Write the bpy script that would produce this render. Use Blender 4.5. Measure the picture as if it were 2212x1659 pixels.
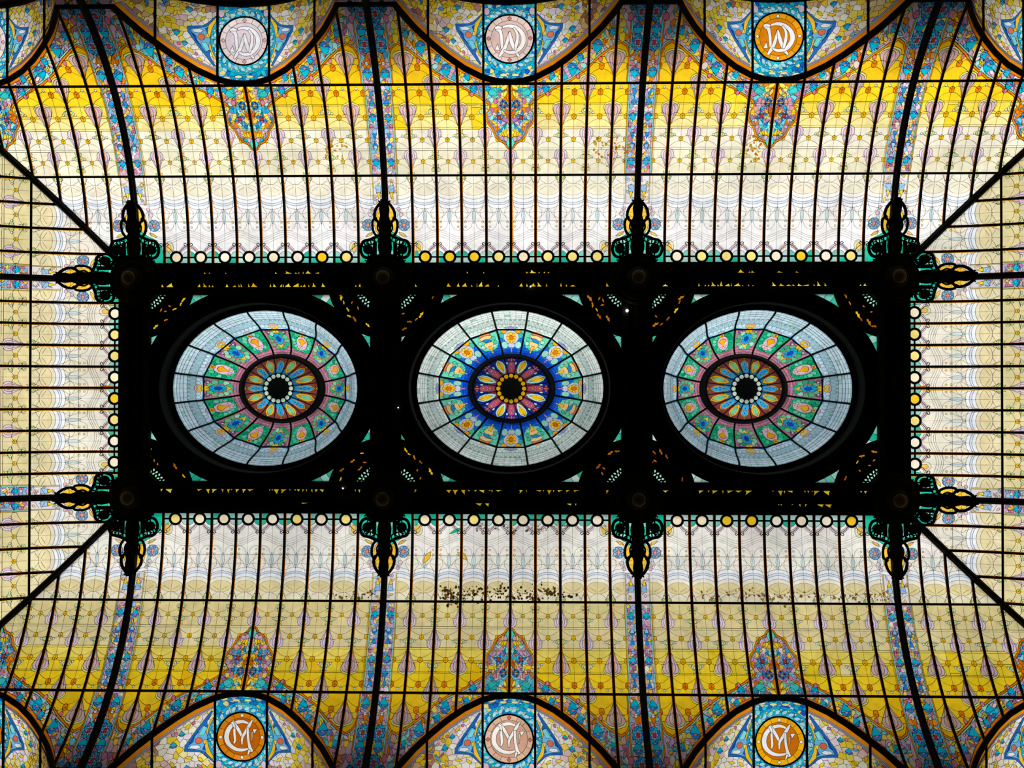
import bpy, math, random
import numpy as np
from mathutils import Vector, Matrix
from mathutils.geometry import delaunay_2d_cdt

random.seed(7)
PI = math.pi
scn = bpy.context.scene
for o in list(bpy.data.objects): bpy.data.objects.remove(o)
C = scn.collection

# ------------------------------------------------------------------ camera, sky, sun, exposure
U = 20.0 / 2212.0            # metres per plan unit
CAMZ = 1.5; CROWN = 20.0     # lens height; height of the frame above the lens
def rotm(rx, ry, rz):
    cx, sx, cy, sy, cz, sz = math.cos(rx), math.sin(rx), math.cos(ry), math.sin(ry), math.cos(rz), math.sin(rz)
    return np.array([[cz,-sz,0],[sz,cz,0],[0,0,1]]) @ np.array([[cy,0,sy],[0,1,0],[-sy,0,cy]]) @ np.array([[1,0,0],[0,cx,-sx],[0,sx,cx]])
RM = rotm(-0.0103, 0.024, 0.0005)
cam_d = bpy.data.cameras.new('camera'); cam = bpy.data.objects.new('camera', cam_d); C.objects.link(cam)
cam_d.sensor_width = 36; cam_d.lens = 36.0; cam_d.clip_end = 500
m = Matrix.Identity(4)
for i in range(3):
    m[i][0] = RM[0][i]; m[i][1] = -RM[1][i]; m[i][2] = -RM[2][i]
m[0][3] = 55.386*U; m[1][3] = 13.809*U; m[2][3] = CAMZ
cam.matrix_world = m
scn.camera = cam

w = bpy.data.worlds.new('sky'); scn.world = w; w.use_nodes = True
nt = w.node_tree; nt.nodes.clear()
wo = nt.nodes.new('ShaderNodeOutputWorld'); bg = nt.nodes.new('ShaderNodeBackground')
tc = nt.nodes.new('ShaderNodeTexCoord'); sep = nt.nodes.new('ShaderNodeSeparateXYZ'); cr = nt.nodes.new('ShaderNodeValToRGB')
nt.links.new(tc.outputs['Generated'], sep.inputs[0]); nt.links.new(sep.outputs['Z'], cr.inputs[0])
cr.color_ramp.elements[0].position = 0.0; cr.color_ramp.elements[0].color = (0.42, 0.41, 0.39, 1)
cr.color_ramp.elements[1].position = 0.06; cr.color_ramp.elements[1].color = (0.97, 0.985, 1.0, 1)
nt.links.new(cr.outputs[0], bg.inputs[0]); bg.inputs[1].default_value = 0.74
nt.links.new(bg.outputs[0], wo.inputs[0])
sun_d = bpy.data.lights.new('sun', 'SUN'); sun_d.energy = 1.75; sun_d.angle = math.radians(25); sun_d.color = (1.0, 0.96, 0.9)
sun = bpy.data.objects.new('sun', sun_d); C.objects.link(sun)
sd = Vector((0.08, 0.86, -0.53)); sun.rotation_euler = sd.to_track_quat('-Z', 'Y').to_euler(); sun.location = (0, -30, 40)
# unseen warm fill added below in place of floor bounce, to show the bosses
ld = bpy.data.lights.new('boss_fill', 'AREA'); ld.energy = 5; ld.size = 3; ld.color = (1.0, 0.8, 0.5)
lo = bpy.data.objects.new('boss_fill', ld); C.objects.link(lo); lo.rotation_euler = (PI, 0, 0)
lo.location = (0.0, 0.0, 1.0)
scn.view_settings.view_transform = 'Standard'; scn.view_settings.look = 'None'
scn.view_settings.gamma = 1.0; scn.view_settings.use_curve_mapping = False
scn.view_settings.exposure = 0.2

# ------------------------------------------------------------------ materials
def lin(c):
    r = []
    for v in c[:3]:
        v = v/255.0; r.append(v/12.92 if v <= 0.04045 else ((v+0.055)/1.055)**2.4)
    return (r[0], r[1], r[2], 1.0)
def mat_glass():
    mt = bpy.data.materials.new('stained_glass'); mt.use_nodes = True; n = mt.node_tree; n.nodes.clear()
    out = n.nodes.new('ShaderNodeOutputMaterial'); tr = n.nodes.new('ShaderNodeBsdfTranslucent'); gl = n.nodes.new('ShaderNodeBsdfGlossy')
    mx = n.nodes.new('ShaderNodeMixShader'); at = n.nodes.new('ShaderNodeAttribute'); at.attribute_name = 'tint'
    geo = n.nodes.new('ShaderNodeNewGeometry')
    n1 = n.nodes.new('ShaderNodeTexNoise'); n1.inputs['Scale'].default_value = 1.3; n1.inputs['Detail'].default_value = 5
    n2 = n.nodes.new('ShaderNodeTexNoise'); n2.inputs['Scale'].default_value = 9.0; n2.inputs['Detail'].default_value = 4
    for q in (n1, n2): n.links.new(geo.outputs['Position'], q.inputs['Vector'])
    r1 = n.nodes.new('ShaderNodeMapRange'); r1.inputs[1].default_value = 0.3; r1.inputs[2].default_value = 0.7; r1.inputs[3].default_value = 0.83; r1.inputs[4].default_value = 1.07
    r2 = n.nodes.new('ShaderNodeMapRange'); r2.inputs[1].default_value = 0.3; r2.inputs[2].default_value = 0.7; r2.inputs[3].default_value = 0.88; r2.inputs[4].default_value = 1.06
    n.links.new(n1.outputs[0], r1.inputs[0]); n.links.new(n2.outputs[0], r2.inputs[0])
    mu = n.nodes.new('ShaderNodeMath'); mu.operation = 'MULTIPLY'; n.links.new(r1.outputs[0], mu.inputs[0]); n.links.new(r2.outputs[0], mu.inputs[1])
    vm = n.nodes.new('ShaderNodeVectorMath'); vm.operation = 'SCALE'; n.links.new(at.outputs['Color'], vm.inputs[0]); n.links.new(mu.outputs[0], vm.inputs['Scale'])
    n.links.new(vm.outputs[0], tr.inputs['Color']); gl.inputs['Roughness'].default_value = 0.25; gl.inputs['Color'].default_value = (.6,.6,.6,1)
    mx.inputs[0].default_value = 0.03
    n.links.new(tr.outputs[0], mx.inputs[1]); n.links.new(gl.outputs[0], mx.inputs[2]); n.links.new(mx.outputs[0], out.inputs[0])
    return mt
def mat_simple(name, col, rough=0.6, metal=0.0, bump=0.0, emit=0.0):
    mt = bpy.data.materials.new(name); mt.use_nodes = True; n = mt.node_tree; b = n.nodes['Principled BSDF']
    no = n.nodes.new('ShaderNodeTexNoise'); no.inputs['Scale'].default_value = 7.0
    rp = n.nodes.new('ShaderNodeValToRGB'); l = lin(col)
    rp.color_ramp.elements[0].color = tuple(x*0.7 for x in l[:3])+(1,); rp.color_ramp.elements[1].color = tuple(min(1, x*1.3) for x in l[:3])+(1,)
    n.links.new(no.outputs[0], rp.inputs[0]); n.links.new(rp.outputs[0], b.inputs['Base Color'])
    b.inputs['Roughness'].default_value = rough; b.inputs['Metallic'].default_value = metal
    if emit:
        b.inputs['Emission Color'].default_value = (1, .93, .8, 1); b.inputs['Emission Strength'].default_value = emit
    return mt
GLASS = mat_glass()
IRON = mat_simple('black_iron', (9, 7, 5), 0.9)
LEAD = mat_simple('lead_came', (58, 36, 20), 0.8)
BRONZE = mat_simple('aged_bronze', (120, 100, 52), 0.6, 0.2)
PLASTER = mat_simple('dark_plaster', (20, 17, 14), 0.9)
STONE = mat_simple('floor_stone', (60, 52, 44), 0.6)
BULB = mat_simple('lamp_bulb', (255, 250, 240), 0.4, emit=9)

# ------------------------------------------------------------------ object helpers
def tag(o, label=None, cat=None, group=None, kind=None):
    if label: o['label'] = label
    if cat: o['category'] = cat
    if group: o['group'] = group
    if kind: o['kind'] = kind
    return o
def empty(name, loc, label=None, cat=None, group=None):
    o = bpy.data.objects.new(name, None); C.objects.link(o); o.location = loc; o.empty_display_size = 0.2
    return tag(o, label, cat, group)
def mesh_obj(name, verts, faces, mt, parent=None, tints=None, kind=None, label=None, smooth=False):
    """world-space vertices; the object's origin is put at its parent's origin"""
    me = bpy.data.meshes.new(name)
    off = Vector((0, 0, 0)); q = parent
    while q is not None:
        off += q.location; q = q.parent
    me.from_pydata([tuple(Vector(v)-off) for v in verts], [], faces)
    me.materials.append(mt)
    if tints is not None:
        at = me.attributes.new('tint', 'FLOAT_COLOR', 'CORNER')
        buf = np.empty((len(me.loops), 4), dtype=np.float32)
        tot = [len(f) for f in faces]
        buf[:] = np.repeat(np.array(tints, dtype=np.float32), tot, axis=0)
        at.data.foreach_set('color', buf.ravel())
    if smooth:
        me.polygons.foreach_set('use_smooth', [True]*len(me.polygons))
    o = bpy.data.objects.new(name, me); C.objects.link(o)
    if parent is not None: o.parent = parent
    if kind: o['kind'] = kind
    if label: o['label'] = label
    return o
class MB:
    def __init__(s): s.v = []; s.f = []
    def add(s, v, f):
        k = len(s.v); s.v += [tuple(x) for x in v]; s.f += [tuple(i+k for i in q) for q in f]
    def obj(s, name, mt, parent=None, **k): return mesh_obj(name, s.v, s.f, mt, parent, **k)
    def sweep(s, path, ups, w, h, taper=None):
        """rectangular bar along path; ups = outward direction; bar hangs h below along -up; bevelled lower edges"""
        v = []; n = len(path)
        for i, p in enumerate(path):
            p = Vector(p); a = Vector(path[max(0, i-1)]); b = Vector(path[min(n-1, i+1)])
            t = (b-a).normalized(); up = Vector(ups[i]).normalized(); sd_ = t.cross(up).normalized()
            ww = w*(taper[i] if taper else 1)
            for (x, y) in ((-.5, 0), (.5, 0), (.5, -.6), (.28, -1), (-.28, -1), (-.5, -.6)):
                v.append(p + sd_*x*ww + up*y*h)
        f = []
        for i in range(n-1):
            for j in range(6):
                a = i*6+j; b = i*6+(j+1) % 6; f.append((a, b, b+6, a+6))
        f.append(tuple(range(5, -1, -1))); f.append(tuple(range((n-1)*6, n*6)))
        s.add(v, f)
    def tube(s, path, r, seg=6):
        v = []; n = len(path)
        for i, p in enumerate(path):
            p = Vector(p); t = (Vector(path[min(n-1, i+1)])-Vector(path[max(0, i-1)]))
            if t.length < 1e-9: t = Vector((0, 0, 1))
            t.normalize(); a = t.orthogonal() if i == 0 else (a - t*a.dot(t))
            if a.length < 1e-6: a = t.orthogonal()
            a.normalize(); b = t.cross(a); rr = r[i] if isinstance(r, (list, tuple)) else r
            for k in range(seg):
                v.append(p + (a*math.cos(2*PI*k/seg) + b*math.sin(2*PI*k/seg))*rr)
        f = [(i*seg+j, i*seg+(j+1) % seg, (i+1)*seg+(j+1) % seg, (i+1)*seg+j) for i in range(n-1) for j in range(seg)]
        f.append(tuple(range(seg-1, -1, -1))); f.append(tuple(range((n-1)*seg, n*seg)))
        s.add(v, f)
    def lathe(s, c, prof, seg=28):
        """prof = [(r, z)] world units around vertical axis at c"""
        v = []; n = len(prof)
        for (r, z) in prof:
            for k in range(seg): v.append((c[0]+r*math.cos(2*PI*k/seg), c[1]+r*math.sin(2*PI*k/seg), c[2]+z))
        f = [(i*seg+j, i*seg+(j+1) % seg, (i+1)*seg+(j+1) % seg, (i+1)*seg+j) for i in range(n-1) for j in range(seg)]
        f.append(tuple(range(seg-1, -1, -1))); f.append(tuple(range((n-1)*seg, n*seg)))
        s.add(v, f)
    def prism(s, pts, z0, z1):
        n = len(pts); v = [(p[0], p[1], z0) for p in pts]+[(p[0], p[1], z1) for p in pts]
        f = [(i, (i+1) % n, (i+1) % n+n, i+n) for i in range(n)]+[tuple(range(n-1, -1, -1)), tuple(range(n, 2*n))]
        s.add(v, f)
    def box(s, x0, x1, y0, y1, z0, z1): s.prism([(x0, y0), (x1, y0), (x1, y1), (x0, y1)], z0, z1)

# ------------------------------------------------------------------ plan geometry of the vault
FX, FY, RR = 848.4, 268.6, 535.5
S1, S2, SP, SW, SB = 185.8, 351.6, 480.0, 512.0, 466.0
def Dv(s):
    s = max(0.0, min(s, RR-2)); return RR-math.sqrt(RR*RR-s*s)
def P3(X, Y, D): return (X*U, Y*U, CAMZ+CROWN-D*U)
def plan(side, u, s):
    return {'N': (u, -(FY+s)), 'S': (u, FY+s), 'W': (-(FX+s), u), 'E': (FX+s, u)}[side]
def smap(side):
    def f(u, s, h=0.0):
        X, Y = plan(side, u, s)
        return P3(X, Y, Dv(s)+h/max(.45, math.sqrt(1-(min(s, RR-2)/RR)**2)))
    return f
ARCH = [(0, 355.6), (28, 357.5), (56, 364), (91, 378), (123, 395.5), (153, 415), (182, 435.7), (206, 456), (217, 466)]
def arch_s(du):
    du = abs(du)
    if du >= 217.5: return SP
    return float(np.interp(du, [a[0] for a in ARCH], [a[1] for a in ARCH]))
def lmap(side, uc):
    def f(u, s, h=0.0):
        X, Y = plan(side, u, s)
        return P3(X, Y, Dv(min(SB, arch_s(u-uc)))+h)
    return f

# ------------------------------------------------------------------ 2-D shape helpers
def ell(cx, cy, rx, ry=None, n=12, rot=0.0, ph=0.0):
    ry = rx if ry is None else ry
    c, s_ = math.cos(rot), math.sin(rot)
    out = []
    for k in range(n):
        a = 2*PI*k/n+ph; x = rx*math.cos(a); y = ry*math.sin(a)
        out.append((cx+x*c-y*s_, cy+x*s_+y*c))
    return out
def lens(cx, cy, L, wd, rot, n=4):
    pts = []
    for k in range(n+1):
        t = k/n; pts.append((-L/2+L*t, wd/2*math.sin(PI*t)))
    for k in range(1, n):
        t = 1-k/n; pts.append((-L/2+L*t, -wd/2*math.sin(PI*t)))
    c, s_ = math.cos(rot), math.sin(rot)
    return [(cx+x*c-y*s_, cy+x*s_+y*c) for x, y in pts]
def loc(pts, cx, cy, k=1.0, rot=0.0, sx=1.0):
    c, s_ = math.cos(rot), math.sin(rot)
    return [(cx+(x*sx*c-y*s_)*k, cy+(x*sx*s_+y*c)*k) for x, y in pts]
def stroke(pts, w_):
    """thick open polyline as a polygon"""
    if not isinstance(w_, (list, tuple)): w_ = [w_]*len(pts)
    if len(pts) > 2:
        P = [(p[0], p[1], w_[min(i, len(w_)-1)]) for i, p in enumerate(pts)]; P = [P[0]]+P+[P[-1]]; q = []
        for i in range(1, len(P)-2):
            for t in (0, .34, .67):
                a, b, c, d = P[i-1], P[i], P[i+1], P[i+2]
                q.append(tuple(.5*((2*b[j])+(-a[j]+c[j])*t+(2*a[j]-5*b[j]+4*c[j]-d[j])*t*t+(-a[j]+3*b[j]-3*c[j]+d[j])*t**3) for j in range(3)))
        q.append(P[-1]); pts = [(p[0], p[1]) for p in q]; w_ = [p[2] for p in q]
    L = []; R_ = []; n = len(pts)
    for i, (x, y) in enumerate(pts):
        a = pts[max(0, i-1)]; b = pts[min(n-1, i+1)]
        dx, dy = b[0]-a[0], b[1]-a[1]; l = math.hypot(dx, dy) or 1
        ww = 1.35*(w_[i] if isinstance(w_, (list, tuple)) else w_)
        L.append((x-dy/l*ww/2, y+dx/l*ww/2)); R_.append((x+dy/l*ww/2, y-dx/l*ww/2))
    return L+R_[::-1]
def area(p):
    return 0.5*sum(p[i][0]*p[(i+1) % len(p)][1]-p[(i+1) % len(p)][0]*p[i][1] for i in range(len(p)))
def jit(c, a=8):
    d = random.uniform(-a, a)
    return tuple(max(0, min(255, x+d+random.uniform(-a/3, a/3))) for x in c)

# colours of the glass (sRGB, as lit)
WHITE = (238, 234, 228); CREAM = (232, 226, 200); PYEL = (240, 222, 140); YEL = (246, 208, 36); GOLD = (243, 186, 8)
ORANGE = (232, 128, 8); DORANGE = (214, 96, 6); LILAC = (205, 168, 190); MAUVE = (176, 118, 148); PLUM = (150, 80, 110)
TEAL = (6, 186, 216); CYAN = (120, 214, 222); BLUE = (36, 138, 214); DBLUE = (18, 66, 160); SKYB = (150, 195, 228)
AQUA = (150, 222, 208); RED = (176, 56, 60); PINK = (222, 120, 150); GREEN = (206, 220, 150); EMER = (10, 190, 140)
PALEB = (214, 226, 238); TEAR = (214, 186, 196); TEARW = (224, 208, 218); AMBER = (190, 104, 6)

TOTAL = {'tri': 0, 'obj': 0}
def build_glass(fmap, pane, shapes, parent, pane_name='glass_pane', came=1.1, lines=(), own=60.0, vstep=24.0,
                cutlines=(), plabel=None, lead=LEAD, group_small=None, leadh=1.6, iron_h=0.0, as_root=None, depth=0):
    """exact planar partition of a pane by painter-ordered shapes. shape = (poly, colour|None, name|None, came width)"""
    xs = [p[0] for p in pane]; ys = [p[1] for p in pane]; x0, x1, y0, y1 = min(xs), max(xs), min(ys), max(ys)
    vs = []; fs = []; es = []
    def addp(poly):
        if area(poly) < 0: poly = poly[::-1]
        k = len(vs); vs.extend(Vector((p[0], p[1])) for p in poly); fs.append(list(range(k, k+len(poly))))
    addp(pane); used = []
    for sh in shapes:
        px = [p[0] for p in sh[0]]; py = [p[1] for p in sh[0]]
        if max(px) < x0 or min(px) > x1 or max(py) < y0 or min(py) > y1: continue
        if abs(area(sh[0])) < 0.5: continue
        addp(sh[0]); used.append(sh)
    y = (math.floor(y0/vstep)+1)*vstep if vstep else 1e9
    while y < y1:
        k = len(vs); vs.append(Vector((x0-1, y))); vs.append(Vector((x1+1, y))); es.append((k, k+1)); y += vstep
    for a, b in cutlines:
        k = len(vs); vs.append(Vector(a)); vs.append(Vector(b)); es.append((k, k+1))
    V, E_, F, _, _, OF = delaunay_2d_cdt(vs, es, fs, 1, 1e-4, True)
    top = []
    for i, f in enumerate(F):
        of = OF[i]
        top.append(-1 if 0 not in of else max(of))
    groups = {}
    for i, t in enumerate(top):
        if t < 0 or len(F[i]) < 3: continue
        groups.setdefault(t, []).append(i)
    if not groups: return None
    def tri_area(f):
        return abs(area([V[j] for j in f]))
    bad = [t for t, idx in groups.items() if t > 0 and sum(tri_area(F[i]) for i in idx) > abs(area(used[t-1][0]))*1.25+6]
    if bad and depth < 6:      # a self-crossing outline leaked: leave that piece out
        bs = set(id(used[t-1]) for t in bad)
        return build_glass(fmap, pane, [q for q in shapes if id(q) not in bs], parent, pane_name, came, lines, own, vstep, cutlines, plabel, lead, group_small, leadh, iron_h, as_root, depth+1)
    base = []; subs = []; ironf = []
    for t, idx in groups.items():
        if t == 0: continue
        name, col = used[t-1][2], used[t-1][1]
        if col is None: ironf += idx; continue
        ar = sum(tri_area(F[i]) for i in idx)
        if name and ar >= own: subs.append((name, col, idx))
        else: base += [(i, col) for i in idx]
    def pack(idx, h=0.0):
        mp = {}; vv = []; ff = []
        for i in idx:
            q = []
            for j in F[i]:
                if j not in mp: mp[j] = len(vv); vv.append(fmap(V[j][0], V[j][1], h))
                q.append(mp[j])
            ff.append(tuple(q))
        return vv, ff
    root = as_root
    if base or not root:
        vv, ff = pack([b[0] for b in base])
        tn = [lin(b[1]) for b in base]
        if ff: root = mesh_obj(pane_name, vv, ff, GLASS, parent, tints=tn, label=plabel)
        TOTAL['tri'] += len(ff)
    if root is None: root = parent
    for name, col, idx in subs:
        vv, ff = pack(idx); mesh_obj(name, vv, ff, GLASS, root, tints=[lin(col)]*len(ff)); TOTAL['tri'] += len(ff)
    if ironf:
        vv, ff = pack(ironf, iron_h); mesh_obj('iron_plate', vv, ff, IRON, root); TOTAL['tri'] += len(ff)
    # lead cames along every seam
    ed = {}
    for i, t in enumerate(top):
        if t < 0: continue
        f = F[i]
        for k in range(len(f)):
            a, b = f[k], f[(k+1) % len(f)]; ed.setdefault((min(a, b), max(a, b)), []).append(t)
    LV = []; LF = []
    def rib(p, q, wd):
        dx, dy = q[0]-p[0], q[1]-p[1]; l = math.hypot(dx, dy)
        if l < 1e-3: return
        ex, ey = dx/l*wd*.25, dy/l*wd*.25
        nx, ny = -dy/l*wd/2, dx/l*wd/2; k = len(LV)
        for (x, y, h) in ((p[0]-ex+nx, p[1]-ey+ny, .5), (q[0]+ex+nx, q[1]+ey+ny, .5), (q[0]+ex, q[1]+ey, leadh), (p[0]-ex, p[1]-ey, leadh), (q[0]+ex-nx, q[1]+ey-ny, .5), (p[0]-ex-nx, p[1]-ey-ny, .5)):
            LV.append(fmap(x, y, h))
        LF.append((k, k+1, k+2, k+3)); LF.append((k+3, k+2, k+4, k+5))
    for (a, b), ts in ed.items():
        if len(ts) == 2 and ts[0] != ts[1]:
            c1 = used[ts[0]-1][3] if ts[0] > 0 else came; c2 = used[ts[1]-1][3] if ts[1] > 0 else came
            k1 = used[ts[0]-1][1] if ts[0] > 0 else 0; k2 = used[ts[1]-1][1] if ts[1] > 0 else 0
            if k1 is None or k2 is None: continue
            wd = min(c1, c2)
            if wd > 0: rib(V[a], V[b], wd)
    for pl in lines:
        wd = pl[1]; pts = pl[0]
        for i in range(len(pts)-1):
            p, q = pts[i], pts[i+1]; mx_, my_ = (p[0]+q[0])/2, (p[1]+q[1])/2
            if mx_ < x0 or mx_ > x1 or my_ < y0 or my_ > y1 or not inside(pane, mx_, my_): continue
            rib(p, q, wd)
    if LF:
        mesh_obj('lead_came', LV, LF, lead, root, kind='stuff'); TOTAL['tri'] += 2*len(LF)
    return root
def inside(poly, x, y):
    r = False; n = len(poly); j = n-1
    for i in range(n):
        xi, yi = poly[i]; xj, yj = poly[j]
        if (yi > y) != (yj > y) and x < (xj-xi)*(y-yi)/(yj-yi)+xi: r = not r
        j = i
    return r

# ------------------------------------------------------------------ motifs (u, s) with local y pointing to larger s
def flower(out, x, y, r, c1=BLUE, c2=TEAL, cc=RED, name='blue_flower', n=8, cw=.9):
    out.append((ell(x, y, r, r, 14), jit(SKYB), name, cw))
    for k in range(n):
        a = 2*PI*k/n+PI/n
        out.append((lens(x+math.cos(a)*r*.72, y+math.sin(a)*r*.72, r*.62, r*.5, a+PI/2), jit(c1 if k % 2 else c2), None, .7))
    out.append((loc([(0, 1), (.34, .34), (1, 0), (.34, -.34), (0, -1), (-.34, -.34), (-1, 0), (-.34, .34)], x, y, r*.72), jit(LILAC), None, .7))
    out.append((ell(x, y, r*.3, r*.3, 8), jit(cc), None, .7))
def bell(out, x, y, k, c1=TEAL, c2=BLUE, rot=0.0, sg=1):
    out.append((loc([(-9, 2), (-5, 6), (0, 8), (5, 6), (9, 2), (4, 0), (-4, 0)], x, y, k, rot), jit(c2), None, .8))
    out.append((loc([(-9, 1.5), (9, 1.5), (5.5, -5), (2.5, -7), (0, -11), (-2.5, -7), (-5.5, -5)], x, y, k, rot), jit(c1), 'bell_flower', .9))
    out.append((loc([(-4, 2), (0, 4.4), (4, 2), (0, .8)], x, y, k, rot), jit((214, 140, 180)), None, .5))
def tear(out, x, y0, y1, wd, col, big=False):
    """teardrop on a muntin: round at y1 (outer), pointed at y0"""
    h = y1-y0
    def prof(k):
        L = []
        for t, ww in ((0, .05), (.2, .22), (.4, .48), (.58, .78), (.72, .97), (.82, 1), (.91, .84), (.97, .45), (1, .1)):
            L.append((ww*wd/2*k, y0+h*t))
        return L
    a = prof(1.0); poly = [(x+p[0], p[1]) for p in a]+[(x-p[0], p[1]) for p in a[::-1][1:]]
    if big:
        b = prof(1.14); out.append(([(x+p[0], p[1]+3) for p in b]+[(x-p[0], p[1]+3) for p in b[::-1][1:]], jit((222, 224, 130)), None, .8))
    out.append((poly, jit(col), 'teardrop', 1.0))
    for k in (.62, .28):
        q = [(x+p[0]*k, p[1]-h*.05) for p in a]+[(x-p[0]*k, p[1]-h*.05) for p in a[::-1][1:]]
        q = [(px, max(y0, py)) for px, py in q]
        out.append((q, jit(col, 10), 'teardrop_core', .8))
def leaf_knot(out, x, y, k=1.0):
    for sg in (-1, 1):
        out.append((ell(x+sg*6.5*k, y, 6*k, 5*k, 9), jit(GREEN), None, .7))
        out.append((ell(x+sg*4.5*k, y+1.5*k, 4*k, 3.4*k, 8), jit((214, 220, 160)), None, .7))
        out.append((lens(x+sg*5*k, y+8*k, 12*k, 4*k, PI/2-sg*.5), jit(GREEN), None, .7))
    out.append((ell(x, y-5*k, 3*k, 4*k, 8), jit((120, 180, 190)), None, .7))
def scatter(out, region, n, cols, L=(9, 15), wd=(4, 7), rng=None, name='petal'):
    rng = rng or random; xs = [p[0] for p in region]; ys = [p[1] for p in region]; t = 0; k = 0
    while k < n and t < n*14:
        t += 1; x = rng.uniform(min(xs), max(xs)); y = rng.uniform(min(ys), max(ys))
        if not inside(region, x, y): continue
        k += 1
        out.append((lens(x, y, rng.uniform(*L), rng.uniform(*wd), rng.uniform(0, PI)), jit(rng.choice(cols), 12), name, .65))
def honey(region, size, colf, jitr=.33, name='glass_piece', cw=.8, rng=None):
    """irregular mosaic: a jittered honeycomb clipped (by centre) to a region"""
    rng = rng or random; out = []; xs = [p[0] for p in region]; ys = [p[1] for p in region]
    vd = {}
    def vert(x, y):
        k = (round(x, 2), round(y, 2))
        if k not in vd: vd[k] = (x+rng.uniform(-1, 1)*jitr*size, y+rng.uniform(-1, 1)*jitr*size)
        return vd[k]
    hx = size*math.sqrt(3); hy = size*1.5; j = 0; y = math.floor(min(ys)/hy-1)*hy; j = int(round(y/hy))
    while y < max(ys)+hy:
        x = math.floor(min(xs)/hx-1)*hx+(hx/2 if j % 2 else 0)
        while x < max(xs)+hx:
            if inside(region, x, y):
                poly = [vert(x+size*math.sin(PI/3*k), y+size*math.cos(PI/3*k)) for k in range(6)]
                out.append((poly, colf(x, y), name, cw))
            x += hx
        y += hy; j += 1
    return out
def mirror(sh, uc):
    return [([(2*uc-p[0], p[1]) for p in s_[0]][::-1], s_[1], s_[2], s_[3]) for s_ in sh]

# ------------------------------------------------------------------ one bay of the vault
def rib_border(out, ur, sg, rowmax=SP, rowmin=128, rng=random):
    """floral strip beside a rib; sg = +1 strip on the side of larger u"""
    def X(d): return ur+sg*d
    def rect(d0, d1, a, b, c, nm=None, cw=.8): out.append(([(X(d0), a), (X(d1), a), (X(d1), b), (X(d0), b)], jit(c), nm, cw))
    rect(0, 33, S2, rowmax, ORANGE); rect(0, 30.5, S2, rowmax, CYAN); rect(0, 27.5, S2, rowmax, LILAC)
    rect(0, 29, S1+2, S2, (236, 180, 40)); rect(0, 27.2, S1+2, S2, AQUA); rect(0, 24.5, S1+2, S2, LILAC)
    pal = [LILAC, LILAC, MAUVE, (240, 200, 60), ORANGE, (226, 150, 40), SKYB, (60, 170, 216), (214, 160, 150), (236, 220, 190)]
    a_, b_ = sorted((X(4), X(25))); out += honey([(a_, S2+3), (b_, S2+3), (b_, rowmax), (a_, rowmax)], 5.2, lambda x, y: jit(rng.choice(pal), 12), .42, None, .6, rng)
    pal2 = [LILAC, (226, 206, 214), MAUVE, (240, 204, 90), SKYB, (110, 180, 220), (236, 220, 190)]
    a_, b_ = sorted((X(4), X(22))); out += honey([(a_, S1+5), (b_, S1+5), (b_, S2-3), (a_, S2-3)], 5.0, lambda x, y: jit(rng.choice(pal2), 12), .42, None, .55, rng)
    rect(0, 26.5, rowmin, S1, (232, 206, 120)); rect(0, 24.5, rowmin, S1, (222, 214, 214))
    reg = [(X(5), S2+2), (X(26), S2+2), (X(26), rowmax), (X(5), rowmax)]
    scatter(out, reg, 20, [LILAC, YEL, YEL, MAUVE, ORANGE, (236, 206, 150), PINK, CYAN], rng=rng)
    reg = [(X(5), S1+4), (X(22), S1+4), (X(22), S2-2), (X(5), S2-2)]
    scatter(out, reg, 26, [LILAC, YEL, MAUVE, (236, 196, 90), (230, 214, 214), SKYB], L=(7, 12), wd=(3, 6), rng=rng)
    reg = [(X(5), rowmin+4), (X(22), rowmin+4), (X(22), S1-2), (X(5), S1-2)]
    scatter(out, reg, 11, [LILAC, (240, 200, 90), SKYB, (230, 200, 170)], L=(7, 12), wd=(3, 6), rng=rng)
    for s_, k in ((369, 1.0), (431, 1.05)): bell(out, X(18), s_, k)
    for s_ in (295, 212): bell(out, X(16), s_, .85)
    for s_ in (320, 243): bell(out, X(15), s_, .7, BLUE, TEAL, rot=PI)
    for s_ in (262, 240, 336): out.append((loc([(-5, 4), (5, 4), (0, -9)], X(15), s_, 1), jit(BLUE if s_ != 240 else SKYB), None, .8))
    for s_ in (157,): out.append((loc([(-6, 8), (6, 8), (4, -8), (-4, -8)], X(14), s_, 1), jit(SKYB), None, .8)); out.append((loc([(-4, 6), (4, 6), (0, -8)], X(14), s_-11, 1), jit(YEL), None, .8))
    flower(out, X(16), 412, 12.5); flower(out, X(14), 452, 12); flower(out, X(31), 461, 7, name=None)
    out.append((loc([(-6, -6), (6, -9), (2, 8)], X(16), 392, 1), jit(ORANGE), None, .8))
    out.append((ell(X(17), 384, 3.4, 3.4, 8), jit(WHITE), None, .8))
    out.append((ell(X(34), 446, 5.5, 5.5, 9), jit(PINK), 'roundel', .9))
    for s_ in (199, 203, 277, 280): out.append((ell(X(21), s_, 3, 3, 8), jit(PINK), None, .7))

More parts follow.
